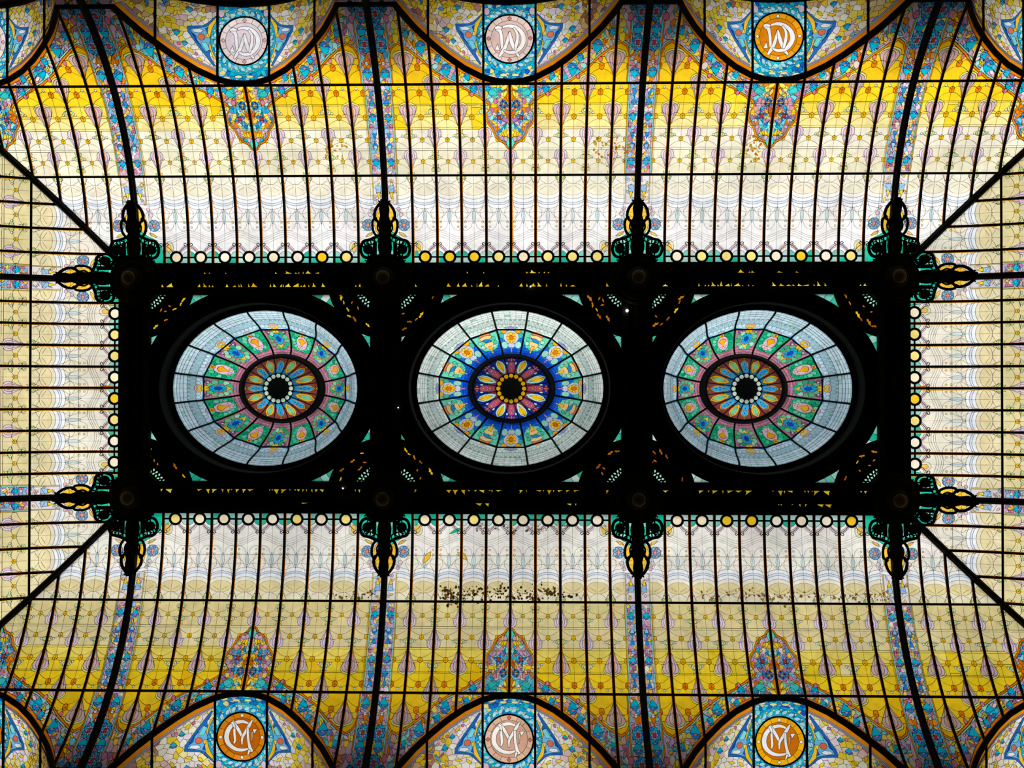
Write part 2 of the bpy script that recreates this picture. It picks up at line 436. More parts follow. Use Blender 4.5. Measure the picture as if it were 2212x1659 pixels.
def bay_pattern(uc, mun, ribL, ribR, slope_tint=0, seed=1, plain_c=False):
    """mun = muntin positions inside the bay; ribL/ribR = position of the bounding ribs or None (hip)"""
    rng = random.Random(seed); out = []; lines = []
    lo_, hi_ = min(mun)-75, max(mun)+75
    def band(a, b, c, nm=None, cw=.9): out.append(([(lo_, a), (hi_, a), (hi_, b), (lo_, b)], c, nm, cw))
    # per-cell ground colours so neighbouring sheets differ a little
    edges = [lo_]+list(mun)+[hi_]
    crm = ((234, 228, 204), (228, 212, 156), (230, 216, 168))[slope_tint]      # clear on the sunny slope; dirt and weaker light tinted into the others
    for i in range(len(edges)-1):
        a, b = edges[i], edges[i+1]
        for (s0, s1, c) in ((0, 92, ((244, 242, 240), (242, 238, 228), (236, 230, 212))[slope_tint]), (92, 130, ((242, 238, 234), (240, 236, 222), (234, 228, 206))[slope_tint]), (130, 160, ((240, 236, 226), (238, 232, 212), (232, 222, 190))[slope_tint]), (160, S1, ((236, 231, 214), (234, 224, 192), (230, 218, 176))[slope_tint]), (S1, 234, (crm[0]-3, crm[1]-4, crm[2]-10)), (234, 273, crm), (273, 296, ((242, 226, 150), (238, 214, 96), (236, 216, 120))[slope_tint]), (296, 318, ((244, 216, 84), (240, 206, 48), (240, 206, 60))[slope_tint]), (318, S2, YEL), (S2, 392, (245, 200, 30)), (392, 540, GOLD)):
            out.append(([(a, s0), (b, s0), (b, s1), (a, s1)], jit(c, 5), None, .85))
    cells = [((a+b)/2, a, b) for a, b in zip(mun[:-1], mun[1:])]
    ext = [(mun[0]-29, mun[0]-53, mun[0]), (mun[-1]+29, mun[-1], mun[-1]+53)]
    for cx, a, b in cells+ext:
        w_ = b-a
        if rng.random() < .22:
            s0, s1, cc = rng.choice([(273, 312, (240, 206, 40)), (300, 340, (240, 190, 20)), (296, 318, (238, 220, 160)), (92, 130, (226, 222, 214)), (296, 318, (240, 190, 30))])
            out.append(([(cx, s0), (b, s0), (b, s1), (cx, s1)], cc, None, .85))
        # row B/C lead lines
        lines.append(([(cx, y) for y in (190, 205, 220, 245, 262, 285, 305, 330, 350)], .55))
        lines.append(([(cx, y) for y in (30, 50, 80, 110, 140, 160, 184)], .45))
        for y in (234, 273, 312): lines.append(([(a, y+3), (a+w_*.25, y+4), (cx, y+3.5), (b-w_*.25, y+4), (b, y+3)], .6))
        for y, r, c in ((337, 5.6, ORANGE), (295, 5.2, (240, 176, 10)), (254, 4.6, (240, 186, 20)), (213, 4.2, (238, 190, 40)), (378, 5.6, ORANGE)):
            for sg in (-1, 1):
                pts = [(cx+sg*w_*.5*t, y+7*math.sin(PI*t*.9)-2*t) for t in (0, .2, .4, .6, .8, 1)]; lines.append((pts, .6))
                pts = [(cx+sg*w_*.5*t, y-4-13*t*t) for t in (.1, .3, .5, .7, .9, 1)]; lines.append((pts, .6))
                out.append((ell(cx+sg*w_*.26, y+7, 2.6, 2.6, 7), jit((222, 224, 210)), None, .6))
            out.append((ell(cx, y, r, r, 10), jit(c, 6), 'roundel', .9))
        # row A: daisy, swags, lens, waves
        out.append((ell(cx, 166, 3.3, 3.3, 9), jit((240, 196, 50)), 'roundel', .8))
        for k in range(6):
            an = PI/6+PI/3*k; lines.append(([(cx+math.cos(an)*r_, 166+math.sin(an)*r_) for r_ in (4, 9, 15, 20)], .6))
        swag = []
        for off in (0, 7.5, 12, 19.5):
            swag.append([(a+w_*t, 146-off-9*math.sin(PI*t)**.8) for t in (0, .12, .28, .5, .72, .88, 1)])
        out.append((swag[0]+swag[1][::-1], jit((236, 238, 240), 3), None, .7))
        out.append((swag[1]+swag[2][::-1], jit(PALEB, 3), None, .7))
        out.append((swag[2]+swag[3][::-1], jit((240, 240, 242), 3), None, .7))
        out.append((ell(cx, 157, w_*.44, 12, 16), jit(crm, 3), None, .45))
        out.append((lens(cx, 103, 34, 8, PI/2), jit((206, 224, 226), 3), 'lens_piece', .7))
        for sg in (-1, 1):
            lines.append(([(cx+sg*w_*.5*t, 113-4*math.sin(PI*t)) for t in (0, .3, .6, 1)], .55)); lines.append(([(cx+sg*w_*.5*t, 92) for t in (0, .3, .6, 1)], .55))
            lines.append(([(cx+sg*3, 118), (cx+sg*8, 108), (cx+sg*14, 102), (cx+sg*20, 99), (cx+sg*25, 96)], .6))
            lines.append(([(cx+sg*3, 90), (cx+sg*6, 80), (cx+sg*12, 74), (cx+sg*20, 72), (cx+sg*26, 78)], .6))
        # teal border at the frame, amber disc, arcs at the muntins
        tq = [jit(c_, 8) for c_ in rng.choices([(120, 205, 190), (40, 190, 160), (170, 218, 208), (196, 222, 218)], k=4)]
        out.append(([(a, 15.4), (cx, 15.4), (cx, 0), (a, 0)], tq[0], 'teal_square', .9)); out.append(([(cx, 15.4), (b, 15.4), (b, 0), (cx, 0)], tq[1], 'teal_square', .9))
        for xa, sg, cc in ((a, 1, tq[2]), (b, -1, tq[3])):
            arc = [(xa+sg*15*math.cos(t), 15.4+14*math.sin(t)) for t in (0, .4, .8, 1.2, PI/2)]
            out.append((arc+[(xa, 15.4)], cc, 'teal_quarter', .9))
            lf = [(xa+sg*24*math.cos(t), 17+26*math.sin(t)) for t in (.25, .6, 1.0, 1.35)]; li = [(xa+sg*20*math.cos(t), 16+20*math.sin(t)) for t in (.3, .6, 1.0, 1.3)]
            out.append((lf+li[::-1], jit((226, 206, 214)), None, .9))
        out.append((ell(cx, 15.4, 10.5, 10.5, 16), jit(rng.choice([(250, 226, 130), (250, 204, 40), (252, 236, 200), (252, 240, 214)])), 'amber_disc', 1))
    # waves across pairs of cells
    for off in (0, 5, 10, 14):
        pts = []; x = lo_
        while x <= hi_:
            pts.append((x, 52+off+8*math.cos(2*PI*(x-uc)/106.0+PI))); x += 5.3
        lines.append((pts, .5))
    for x in mun:
        for sg in (-1, 1):
            for y in (80, 96): out.append((ell(x+sg*8, y-(6 if y > 90 else 0), 2.2, 2.2, 7), jit((238, 214, 140)), None, .6))
            lines.append(([(x+sg*2, 150), (x+sg*5, 130), (x+sg*9, 118), (x+sg*14, 112), (x+sg*12, 100), (x+sg*4, 88)], .6))
            lines.append(([(x+sg*1, 184), (x+sg*4, 170), (x+sg*11, 182)], .7))
            lines.append(([(x+sg*1, 160), (x+sg*6, 172), (x+sg*9, 184)], .6))
    # teardrops
    for x in mun:
        j = int(round((x-uc)/53.0)); odd = j % 2
        rows = ((364, 314, 31), (277, 230, 28)) if odd else ((319, 270, 33), (236, 190, 27))
        for y1, y0, wd in rows:
            c = (206, 176, 170) if y1 > 330 else ((212, 178, 180) if y1 > 290 else (222, 200, 214))
            if y1 > 240 and y1 != 362 or y1 == 362: tear(out, x, y0, y1, wd, c, big=(y1 > 300))
            else: tear(out, x, y0, y1, wd, c)
            leaf_knot(out, x, y0-9, .88)
        if abs(j) == 4: tear(out, x, 359, 401, 38, (206, 170, 160), big=True)
        if odd: leaf_knot(out, x, 197, .8)
    # rib strips
    if ribL is not None: rib_border(out, ribL, 1, rng=rng)
    if ribR is not None: rib_border(out, ribR, -1, rng=rng)
    if not plain_c:
        # band that follows the arch, and the pendant below its crown (left half, then mirrored)
        half = []
        outl = [(-243, 378), (-239, 396), (-232, 407), (-221, 412), (-208, 406), (-181, 391), (-155, 371), (-124, 354), (-92, 342), (-62, 327), (-46, 318), (-41, 311), (-50, 300), (-51, 290), (-46, 281), (-39, 274), (-33, 260), (-24, 251), (-14, 246), (-8, 238), (0, 233)]
        def shrink(d): 
            r_ = []
            for i, (x, y) in enumerate(outl):
                p = outl[max(0, i-1)]; q = outl[min(len(outl)-1, i+1)]; dx, dy = q[0]-p[0], q[1]-p[1]; l = math.hypot(dx, dy)
                r_.append((x-dy/l*-d, y+dx/l*d) if False else (x+dy/l*-d*-1*-1, y+dx/l*d))
            return r_
        def off(d):
            r_ = []
            for i, (x, y) in enumerate(outl):
                p = outl[max(0, i-1)]; q = outl[min(len(outl)-1, i+1)]; dx, dy = q[0]-p[0], q[1]-p[1]; l = math.hypot(dx, dy)
                r_.append((min(0, x-dy/l*d) if i < len(outl)-1 else 0, y+dx/l*d))
            return r_
        cap = [(0, 545), (-232, 545)]
        for d, c in ((0, ORANGE), (3.6, AQUA), (6.5, LILAC)):
            half.append((off(d)+cap, jit(c), None, .9))
        band_r = off(7)+[(0, 352), (-60, 362), (-125, 395), (-185, 437), (-217, 464), (-226, 464)]
        breg = [(-222, 466)]+[p for p in off(8) if p[1] > 330]+[(-60, 366), (-120, 394), (-185, 440)]
        pal = [LILAC, LILAC, MAUVE, YEL, (244, 214, 90), ORANGE, CYAN, (60, 176, 210), (214, 160, 150), (236, 216, 200), AQUA]
        half += honey(breg, 5.6, lambda x, y: jit(rng.choice(pal), 12), .42, None, .6, rng)
        scatter(half, breg, 60, [LILAC, YEL, YEL, MAUVE, (240, 200, 120), (236, 206, 206), ORANGE, AQUA, (90, 200, 220)], rng=rng)
        # orange strip on the outside of the arch
        st = [(-x, y-4) for x, y in ARCH[::-1]]+[(x*-1, y-9.5-(2 if 60 < x < 200 else 0)) for x, y in ARCH]
        half.append((st, jit(ORANGE), None, .8))
        for x, y, k, r_ in ((-205, 428, .75, .5), (-176, 408, 1.15, .1), (-143, 391, .8, .5), (-128, 374, 1.15, .1), (-86, 364, .8, .4), (-74, 343, .9, 0)):
            bell(half, x, y, k, rot=r_)
        for x, y in ((-183, 388), (-139, 362), (-78, 334), (-30, 325)): half.append((ell(x, y, 4, 4, 9), jit(PINK), 'roundel', .8))
        # pendant interior
        pend = [p for p in off(5) if p[1] < 335]+[(0, 352), (-70, 352)]
        half.append((pend, jit((190, 150, 186)), None, .8))
        half += honey(pend, 5.4, lambda x, y: jit(rng.choice(pal), 12), .42, None, .6, rng)
        scatter(half, pend, 36, [LILAC, MAUVE, TEAL, AQUA, YEL, BLUE, (236, 190, 90)], L=(8, 13), wd=(4, 6), rng=rng)
        half.append(([(0, 352), (-14, 352), (-6, 325), (0, 318)], jit(ORANGE), 'funnel', .9))
        half.append((lens(-11, 345, 18, 8, .5), jit((248, 220, 70)), 'petal', .9)); half.append((lens(-9, 335, 14, 6, 1.1), jit((248, 220, 70)), 'petal', .9))
        half.append((loc([(-10, 6), (8, 8), (12, -2), (2, -8), (-9, -3)], -34, 337, 1), jit((60, 196, 190)), 'leaf', .9)); bell(half, -45, 344, .7)
        half.append((ell(-30, 322, 4.5, 4.5, 9), jit(PINK), 'roundel', .8))
        flower(half, -13, 317, 7.5, BLUE, DBLUE, (230, 180, 60), None)
        half.append((lens(-7, 302, 22, 6, 1.9), jit(DORANGE), 'petal', .9)); half.append((lens(-13, 300, 20, 5, 2.2), jit((246, 204, 60)), 'petal', .9))
        half.append((loc([(0, 13), (4, 4), (13, 0), (4, -4), (0, -13), (-4, -4), (-13, 0), (-4, 4)], -23, 294, 1.05, .3), jit(BLUE), 'blue_flower', .9))
        half.append((loc([(0, 9), (3, 3), (9, 0), (3, -3), (0, -9), (-3, -3), (-9, 0), (-3, 3)], -23, 294, 1), jit(SKYB), None, .8))
        half.append((ell(-23, 294, 4.4, 4.4, 8), jit(RED), None, .8))
        for a_, c in ((.2, BLUE), (.9, TEAL), (1.5, AQUA)): half.append((lens(-9+2*a_, 281-2*a_, 17, 6, a_), jit(c), 'petal', .9))
        for a_, d in ((.3, 0), (.75, 3), (1.2, 7)): half.append((lens(-17+d, 263, 16, 6, PI-a_), jit(YEL if d != 3 else (244, 190, 40)), 'petal', .9))
        half.append((ell(-9, 255, 4.5, 5, 8), jit(LILAC), None, .8)); half.append(([(0, 237), (-6, 240), (-9, 248), (-4, 258), (0, 260)], jit((70, 214, 196)), 'pendant_tip', .9))
        hs = [([(uc+p[0], p[1]) for p in s_[0]], s_[1], s_[2], s_[3]) for s_ in half]
        # order: left/right halves must not cross the axis
        hs = [([(min(uc, x), y) for x, y in s_[0]], s_[1], s_[2], s_[3]) for s_ in hs]
        out += hs; out += mirror(hs, uc)
        if ribL is not None: rib_border_top(out, ribL, 1, rng)
        if ribR is not None: rib_border_top(out, ribR, -1, rng)
    # coloured glass behind the iron bracket of each rib
    for ur, sg in ((ribL, 1), (ribR, -1)):
        if ur is None: continue
        def X(d): return ur+sg*d
        flower(out, X(39), 84, 12.5, SKYB, (120, 170, 215), (226, 150, 120), 'blue_flower')
        out.append(([(X(0), 132), (X(6), 128), (X(17), 116), (X(22), 102), (X(25), 88), (X(23), 72), (X(12), 62), (X(0), 60)], jit((246, 196, 60)), 'amber_glass', .9))
        out.append(([(X(0), 76), (X(10), 72), (X(24), 62), (X(42), 52), (X(54), 40), (X(58), 20), (X(60), 0), (X(0), 0)], jit((30, 196, 160)), 'teal_glass', .9))
        out.append(([(X(24), 52), (X(38), 50), (X(36), 36), (X(20), 40)], jit((150, 216, 196)), None, .8))
        out.append(([(X(10), 30), (X(22), 30), (X(22), 10), (X(10), 10)], jit((120, 206, 190)), None, .8))
        out.append((lens(X(36), 64, 20, 6, -.5*sg), jit((246, 206, 90)), 'petal', .8))
        out.append((ell(X(33), 106, 5, 4, 8), jit((230, 196, 206)), None, .7)); out.append((ell(X(28), 118, 4, 4, 8), jit((230, 180, 190)), None, .7))
        out.append((ell(X(71), 38, 9, 12, 12), jit((232, 226, 190)), 'shell', .8)); out.append((ell(X(70), 36, 5, 8, 10), jit((240, 200, 90)), None, .7))
    return out, lines
def rib_border_top(out, ur, sg, rng):
    """redraw of the strip beside the rib in the outer row so that it lies over the arch band"""
    tmp = []; rib_border(tmp, ur, sg, rng=rng)
    for s_ in tmp:
        ys = [p[1] for p in s_[0]]
        if min(ys) >= S2-16: out.append(s_)

def seg_path(f, pts, h=0.0): return [f(u, s, h) for u, s in pts]
def up_at(f, u, s):
    a = Vector(f(u+1, s)); b = Vector(f(u, s+1)); c = Vector(f(u, s)); n = (a-c).cross(b-c).normalized()
    return n if n.z > 0 else -n
def bar(f, pts, wd, h, name, parent, mt=IRON, lift=0.0, taper=None):
    mb = MB(); mb.sweep([f(u, s, lift) for u, s in pts], [up_at(f, u, s) for u, s in pts], wd*U, h*U, taper)
    return mb.obj(name, mt, parent)

STAINS = []
def build_bay(side, uc, mun, ul, ur, ribL, ribR, label, hip=None, seed=1, arch=True, glyph=None, medal=None, extra=()):
    """hip = -1/+1: the bay is cut by the hip on its lower/upper side"""
    f = smap(side); hb = FX if side in 'NS' else FY
    loc_ = f(uc if not hip else mun[0 if hip > 0 else -1], 100)
    root = empty('stained_glass_bay', loc_, label, 'skylight')
    shapes, lines = bay_pattern(uc, mun, ribL, ribR, slope_tint={'N': 0, 'S': 1}.get(side, 2), seed=seed, plain_c=not arch)
    shapes = shapes+list(extra)
    edges = [ul]+list(mun)+[ur]
    def smin(u): return max(0.0, abs(u)-hb) if hip else 0.0
    def smax(u): return arch_s(u-uc) if arch else SP
    rows = ((0.0, S1), (S1, S2), (S2, 600.0))
    for i in range(len(edges)-1):
        a, b = edges[i], edges[i+1]
        for ri, (r0, r1) in enumerate(rows):
            n = 14; us = [a+(b-a)*k/n for k in range(n+1)]
            gap = lambda u: min(r1, smax(u))-max(r0, smin(u))
            ok = [u for u in us if gap(u) > .3]
            if not ok: continue
            def bis(g, bd):
                for _ in range(20):
                    m_ = (g+bd)/2
                    if gap(m_) > .3: g = m_
                    else: bd = m_
                return g
            k0, k1 = us.index(ok[0]), us.index(ok[-1]); new = list(ok)
            if k0 > 0: new = [bis(us[k0], us[k0-1])]+new
            if k1 < n: new = new+[bis(us[k1], us[k1+1])]
            for q in (hb+r0, -hb-r0, hb+r1, -hb-r1):
                if hip and new[0] < q < new[-1]: new.append(q)
            us = sorted(new)
            if len(us) < 2 or us[-1]-us[0] < .5: continue
            lo = [(u, max(r0, smin(u))) for u in us]; hi = [(u, min(r1, smax(u))) for u in us]
            def thin(p):
                q = [p[0]]
                for k in range(1, len(p)-1):
                    if abs((p[k][1]-q[-1][1])*(p[k+1][0]-q[-1][0])-(p[k+1][1]-q[-1][1])*(p[k][0]-q[-1][0])) > 1e-3: q.append(p[k])
                q.append(p[-1]); return q
            pane = thin(lo)+thin(hi)[::-1]
            sh = shapes
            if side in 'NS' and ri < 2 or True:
                e = 3.6; ac = (206, 120, 14) if side in 'NS' else (226, 160, 40)  # amber strips imitate backlight bleeding round the muntins, put into the glass colour
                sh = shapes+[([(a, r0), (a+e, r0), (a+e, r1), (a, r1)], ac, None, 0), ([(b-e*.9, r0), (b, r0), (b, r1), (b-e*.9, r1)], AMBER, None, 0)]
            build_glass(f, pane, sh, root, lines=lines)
    # muntins and glazing bars (parts of the bay)
    for u in mun:
        s0, s1 = smin(u), smax(u)
        if s1-s0 < 5: continue
        n = max(2, int((s1-s0)/30)); bar(f, [(u, s0+(s1-s0)*k/n) for k in range(n+1)], 5.0, 4.0, 'muntin', root, lift=.4)
    for sb in (S1, S2):
        u_a = max(ul, -(hb+sb)) if hip == -1 else ul; u_b = min(ur, hb+sb) if hip == 1 else ur; us = [u_a, u_b]
        if u_b-u_a > 2: bar(f, [(us[0], sb), ((us[0]+us[-1])/2, sb), (us[-1], sb)], 4.8, 4.6, 'glazing_bar', root, lift=.2)
    # border: a rail with a ring round each amber disc, scrolls on the muntins
    inner = [(a, b) for a, b in zip(edges[:-1], edges[1:]) if a in mun and b in mun and smin((a+b)/2) < 1]
    for a, b in inner:
        c = (a+b)/2; mb = MB()
        ring = [f(c+12.0*math.cos(2*PI*k/20), 15.4+12.0*math.sin(2*PI*k/20), 2) for k in range(21)]
        mb.tube(ring, 2.7*U, 6); mb.tube([f(c, 3.5, 2), f(c, -3, 2)], 3.2*U, 6); mb.obj('disc_ring', IRON, root)
        mb = MB(); mb.tube([f(a, 15.4, 2), f(c-13, 15.4, 2)], 1.9*U); mb.tube([f(c+13, 15.4, 2), f(b, 15.4, 2)], 1.9*U); mb.obj('rail', IRON, root)
    for u in mun:
        if smin(u) > 1 or (ribL is not None and abs(u-ribL) < 70 and False): continue
        mb = MB()
        for sg in (-1, 1):
            mb.tube([f(u+sg*x, y, 3) for x, y in ((0, 36), (3, 44), (7, 46.5), (9.5, 44), (8.5, 41), (6.5, 42))], 1.0*U, 5)
            mb.tube([f(u+sg*x, y, 3) for x, y in ((1, 41), (8, 38), (15, 32), (20, 25))], .8*U, 4)
        mb.obj('scroll', IRON, root)
    return root

def stains(seed, x0, x1, s0, s1, n, cl):
    rng = random.Random(seed); r = []
    for k in range(n):
        x = rng.uniform(x0, x1); y = (s0+s1)/2+rng.gauss(0, 1)*(s1-s0)/4+4*math.sin(x/21.0); a = rng.uniform(.8, 3.2)
        r.append((ell(x, y, a*rng.uniform(.8, 1.6), a, 6, rng.random()*3), rng.choice(cl), None, 0))
    return r
DK = [(40, 26, 8), (66, 44, 14), (96, 66, 20)]
RIBX = [-815.7, -270.6, 270.6, 815.7]; RIBY = [-237.1, 237.1]
bays = [('N', 0, 'left'), ('N', 1, 'middle'), ('N', 2, 'right'), ('S', 0, 'left'), ('S', 1, 'middle'), ('S', 2, 'right')]
for side, k, pos in bays:
    a, b = RIBX[k], RIBX[k+1]; uc = (a+b)/2; mun = [uc+53.1*j for j in range(-4, 5)]
    ex = []
    if side == 'S' and k == 1:
        ex = stains(3, -150, -110, 176, 198, 26, DK)+stains(4, -150, 95, 150, 186, 210, DK)+stains(5, 95, 150, 168, 184, 14, DK)+[(lens(-118, 39, 34, 6, -.45), EMER, 'teal_repair', .8), (lens(-180, 96, 30, 12, -1), (240, 190, 60), 'amber_repair', .8), (lens(-104, 92, 26, 12, .6), (240, 200, 100), 'amber_repair', .8)]
        ex += stains(6, -120, 130, 24, 44, 60, [(150, 140, 120), (90, 80, 60)])
    if side == 'S' and k == 2: ex = stains(7, 400, 800, 158, 184, 130, [(120, 90, 30), (150, 120, 50)])
    if side == 'S' and k == 0: ex = stains(8, -380, -290, 165, 184, 30, [(130, 100, 40), (100, 70, 30)])
    if side == 'N' and k == 0: ex = stains(9, -395, -345, 210, 262, 40, [(170, 120, 30), (190, 150, 60)])
    if side == 'N' and k == 1: ex = stains(10, 175, 250, 210, 262, 60, [(170, 110, 30), (190, 150, 60)])
    if side == 'N' and k == 2: ex = stains(11, 490, 530, 215, 265, 40, [(170, 110, 30), (190, 150, 60)])
    tone = {'N': 'white and yellow stained glass slope above the central frame, %s of three bays', 'S': 'stained glass slope below the central frame, %s of three bays'}[side] % pos
    build_bay(side, uc, mun, a, b, a, b, tone, seed=10+k+(5 if side == 'S' else 0), extra=ex)
CEN = 235.0
for side in 'NS':
    for sg in (-1, 1):
        r = sg*815.7; uc = sg*(FX+CEN); cell = (abs(uc)-815.7-55)/4.0
        mun = sorted(sg*(815.7+55+cell*j) for j in range(0, 9))
        lab = 'stained glass corner slope %s the frame, between outer rib and %s hip' % ('above' if side == 'N' else 'below', {('N', -1): 'upper left', ('N', 1): 'upper right', ('S', -1): 'lower left', ('S', 1): 'lower right'}[(side, sg)])
        if sg < 0: build_bay(side, uc, mun, uc-270, r, None, r, lab, hip=-1, seed=31)
        else: build_bay(side, uc, mun, r, uc+270, r, None, lab, hip=1, seed=31)
for side in 'WE':
    nm = 'left' if side == 'W' else 'right'
    mun = [46.3*j for j in range(-4, 5)]
    build_bay(side, 0.0, mun, -237.1, 237.1, -237.1, 237.1, 'cream stained glass bay at the %s end of the ceiling between two ribs' % nm, seed=41, arch=False)
    for sg in (-1, 1):
        r = sg*237.1; uc = sg*(FY+CEN); cell = (abs(uc)-237.1-55)/4.0
        mun = sorted(sg*(237.1+55+cell*j) for j in range(0, 9))
        lab = 'cream stained glass corner slope at the %s end, beside the %s hip' % (nm, ('upper ' if sg < 0 else 'lower ')+nm)
        if sg < 0: build_bay(side, uc, mun, uc-270, r, None, r, lab, hip=-1, seed=43, arch=True)
        else: build_bay(side, uc, mun, r, uc+270, r, None, lab, hip=1, seed=43, arch=True)

# ------------------------------------------------------------------ lunettes with monogram medallions
def glyph_top():
    k = 1/7.63*.94; g = []
    def P(*p): return [((x-1093)*k, (y-663)*k) for x, y in p]
    g.append(stroke(P((880, 480), (930, 520), (955, 600), (965, 720), (975, 840)), [8, 6, 5, 5, 4]))
    g.append(stroke(P((850, 490), (900, 470), (970, 480)), [3, 5, 3]))
    g.append(stroke(P((1092, 540), (1060, 680), (1020, 800), (960, 900), (920, 960)), [2.5, 5, 5.5, 5, 2.5]))
    g.append(stroke(P((1092, 540), (1120, 680), (1160, 800), (1210, 900), (1260, 960)), [2.5, 6, 5.5, 5, 2.5]))
    g.append(stroke(P((975, 470), (1060, 445), (1150, 455), (1240, 500), (1310, 590), (1325, 700), (1280, 800), (1200, 870), (1090, 885), (1000, 850)), [3, 5, 6, 6, 7, 7.5, 7, 6, 5, 3]))
    g.append(stroke(P((1160, 480), (1215, 560), (1225, 660), (1205, 760), (1180, 860)), [3, 4, 5, 5, 3]))
    g.append(P((845, 850), (900, 740), (930, 850)))
    return g
def glyph_bottom():
    k = 1/3.95*.94; g = []
    def P(*p): return [((x-1100)*k, (y-1390+1)*k) for x, y in p]
    g.append(stroke(P((1170, 1285), (1110, 1262), (1040, 1275), (990, 1320), (970, 1385), (985, 1445), (1035, 1490), (1100, 1505), (1160, 1490)), [3, 5, 6, 7, 7.5, 7, 6, 5, 3]))
    g.append(stroke(P((1035, 1290), (1035, 1350), (1040, 1420), (1030, 1450)), [3, 4, 4, 2.5]))
    g.append(stroke(P((1020, 1250), (1050, 1300), (1080, 1350), (1102, 1400)), [2, 5, 5, 3]))
    g.append(stroke(P((1190, 1245), (1165, 1290), (1130, 1350), (1102, 1400), (1100, 1460)), [2, 5, 5, 4, 2.5]))
    g.append(stroke(P((1150, 1315), (1152, 1400), (1166, 1470), (1180, 1520)), [3.4, 4.4, 5, 8]))
    g.append(stroke(P((1166, 1500), (1158, 1525), (1150, 1545)), [4, 3, 2]))
    g.append(stroke(P((1188, 1345), (1187, 1390), (1184, 1430)), [1.6, 1.6, 1]))
    g.append(stroke(P((1012, 1262), (1030, 1290), (1038, 1318)), [4, 4, 3]))
    g.append(P((1190, 1325), (1235, 1320), (1205, 1365)))
    return g
MEDC = {('N', 0): ((222, 205, 214), (232, 214, 210), (240, 238, 240), (216, 170, 180)), ('N', 1): ((218, 186, 176), (226, 200, 190), (250, 244, 240), (216, 120, 110)), ('N', 2): ((222, 128, 12), (240, 160, 20), (244, 240, 240), (244, 240, 236)),
        ('S', 0): ((190, 96, 14), (216, 130, 20), (226, 222, 218), (240, 236, 226)), ('S', 1): ((212, 166, 140), (220, 180, 150), (244, 240, 232), (206, 110, 90)), ('S', 2): ((206, 110, 10), (244, 178, 16), (232, 232, 232), (244, 240, 230))}
def lun_pattern(uc, side, key, seed):
    rng = random.Random(seed); out = []
    def colf(x, y):
        d = abs(x-uc)
        if d > 150 or y > 495: pal = [(228, 190, 60), (216, 180, 120), (190, 140, 120), (236, 214, 150), (170, 110, 90), (238, 200, 40)]
        elif d > 110: pal = [(240, 214, 90), (232, 224, 200), (236, 206, 60), (224, 190, 180), (236, 228, 210)]
        else: pal = [(240, 236, 230), (236, 228, 214), (240, 232, 204), (232, 216, 220), (240, 226, 150)]
        return jit(rng.choice(pal), 8)
    reg = [(uc-230, 340), (uc+230, 340), (uc+230, 530), (uc-230, 530)]
    out.append((reg, (232, 222, 206), None, .8))
    out += honey(reg, 7.6, colf, .38, rng=rng, cw=.7)
    half = []
    reg2 = [(-225, 352), (-60, 352), (-70, 380), (-120, 400), (-130, 470), (-70, 500), (-70, 520), (-225, 520)]
    scatter(half, reg2, 85, [(200, 150, 140), YEL, (240, 190, 20), (90, 170, 210), (170, 110, 110), (240, 210, 120), LILAC, (232, 186, 40)], L=(9, 15), wd=(4, 8), rng=rng)
    # strips along the arch
    def aoff(d):
        r_ = []
        for i, (x, y) in enumerate(ARCH):
            p = ARCH[max(0, i-1)]; q = ARCH[min(len(ARCH)-1, i+1)]; dx, dy = q[0]-p[0], q[1]-p[1]; l = math.hypot(dx, dy)
            r_.append((-max(0, x-dy/l*d) if i else 0, y+dx/l*d))
        return r_
    for d0, d1, c in ((3, 12, ORANGE), (12, 13.6, (226, 214, 214)), (13.6, 15, SKYB), (15, 17, LILAC)):
        a_ = aoff(d0); b_ = aoff(d1)
        half.append((a_+b_[::-1], jit(c if c != ORANGE else (238, 140, 20)), None, .8))
    for x, y, k in ((-126, 447, .72), (-112, 427, .6), (-104, 497, .7)): bell(half, x, y, k)
    for x, y in ((-122, 424), (-92, 408)): half.append((ell(x, y, 3.2, 3.2, 8), jit(PINK), 'roundel', .8))
    for x, y, a_ in ((-102, 414, -.8), (-86, 398, -.6), (-130, 500, .5), (-128, 484, 1.2), (-100, 476, .3), (-80, 482, .8)): half.append((lens(x, y, 15, 6, a_), jit(YEL), 'petal', .8))
    for x, y in ((-172, 492), (-145, 505), (-160, 470)): half.append((loc([(0, 9), (3.2, 0), (0, -9), (-3.2, 0)], x, y, 1), jit(BLUE), 'lozenge', .8))
    # winged motif beside the medallion
    half.append(([(-56, 491), (-72, 474), (-80, 468), (-108, 462), (-107, 451), (-91, 427), (-79, 411), (-60, 386), (-57, 388), (-68, 408), (-62, 440)], jit((40, 110, 190)), None, .8))
    half.append(([(-58, 484), (-73, 467), (-84, 463), (-103, 458), (-98, 447), (-86, 429), (-75, 414), (-70, 416), (-64, 440)], jit((110, 180, 224)), 'wing', .8))
    half.append(([(-100, 457), (-88, 461), (-79, 458), (-84, 453), (-96, 452)], jit((232, 232, 236)), None, .7))
    half.append(([(-99, 450), (-93, 446), (-90, 434), (-82, 426), (-92, 434)], jit((24, 80, 180)), None, .7))
    half.append(([(-84, 433), (-74, 434), (-67, 420), (-74, 415)], jit(CYAN), 'wing', .7))
    half.append(([(-76, 462), (-70, 466), (-66, 458), (-72, 453)], jit((24, 90, 190)), None, .7))
    half.append(([(-74, 452), (-68, 452), (-68, 444), (-75, 444)], jit((240, 200, 60)), None, .7))
    half.append(([(-56, 488), (-70, 470), (-72, 455), (-66, 440), (-70, 428), (-62, 405), (-56, 400)], jit((244, 190, 50)), 'crescent', .9))
    half.append((ell(-83, 444, 6.6, 6.6, 12), jit((214, 110, 80)), 'roundel', 1.1))
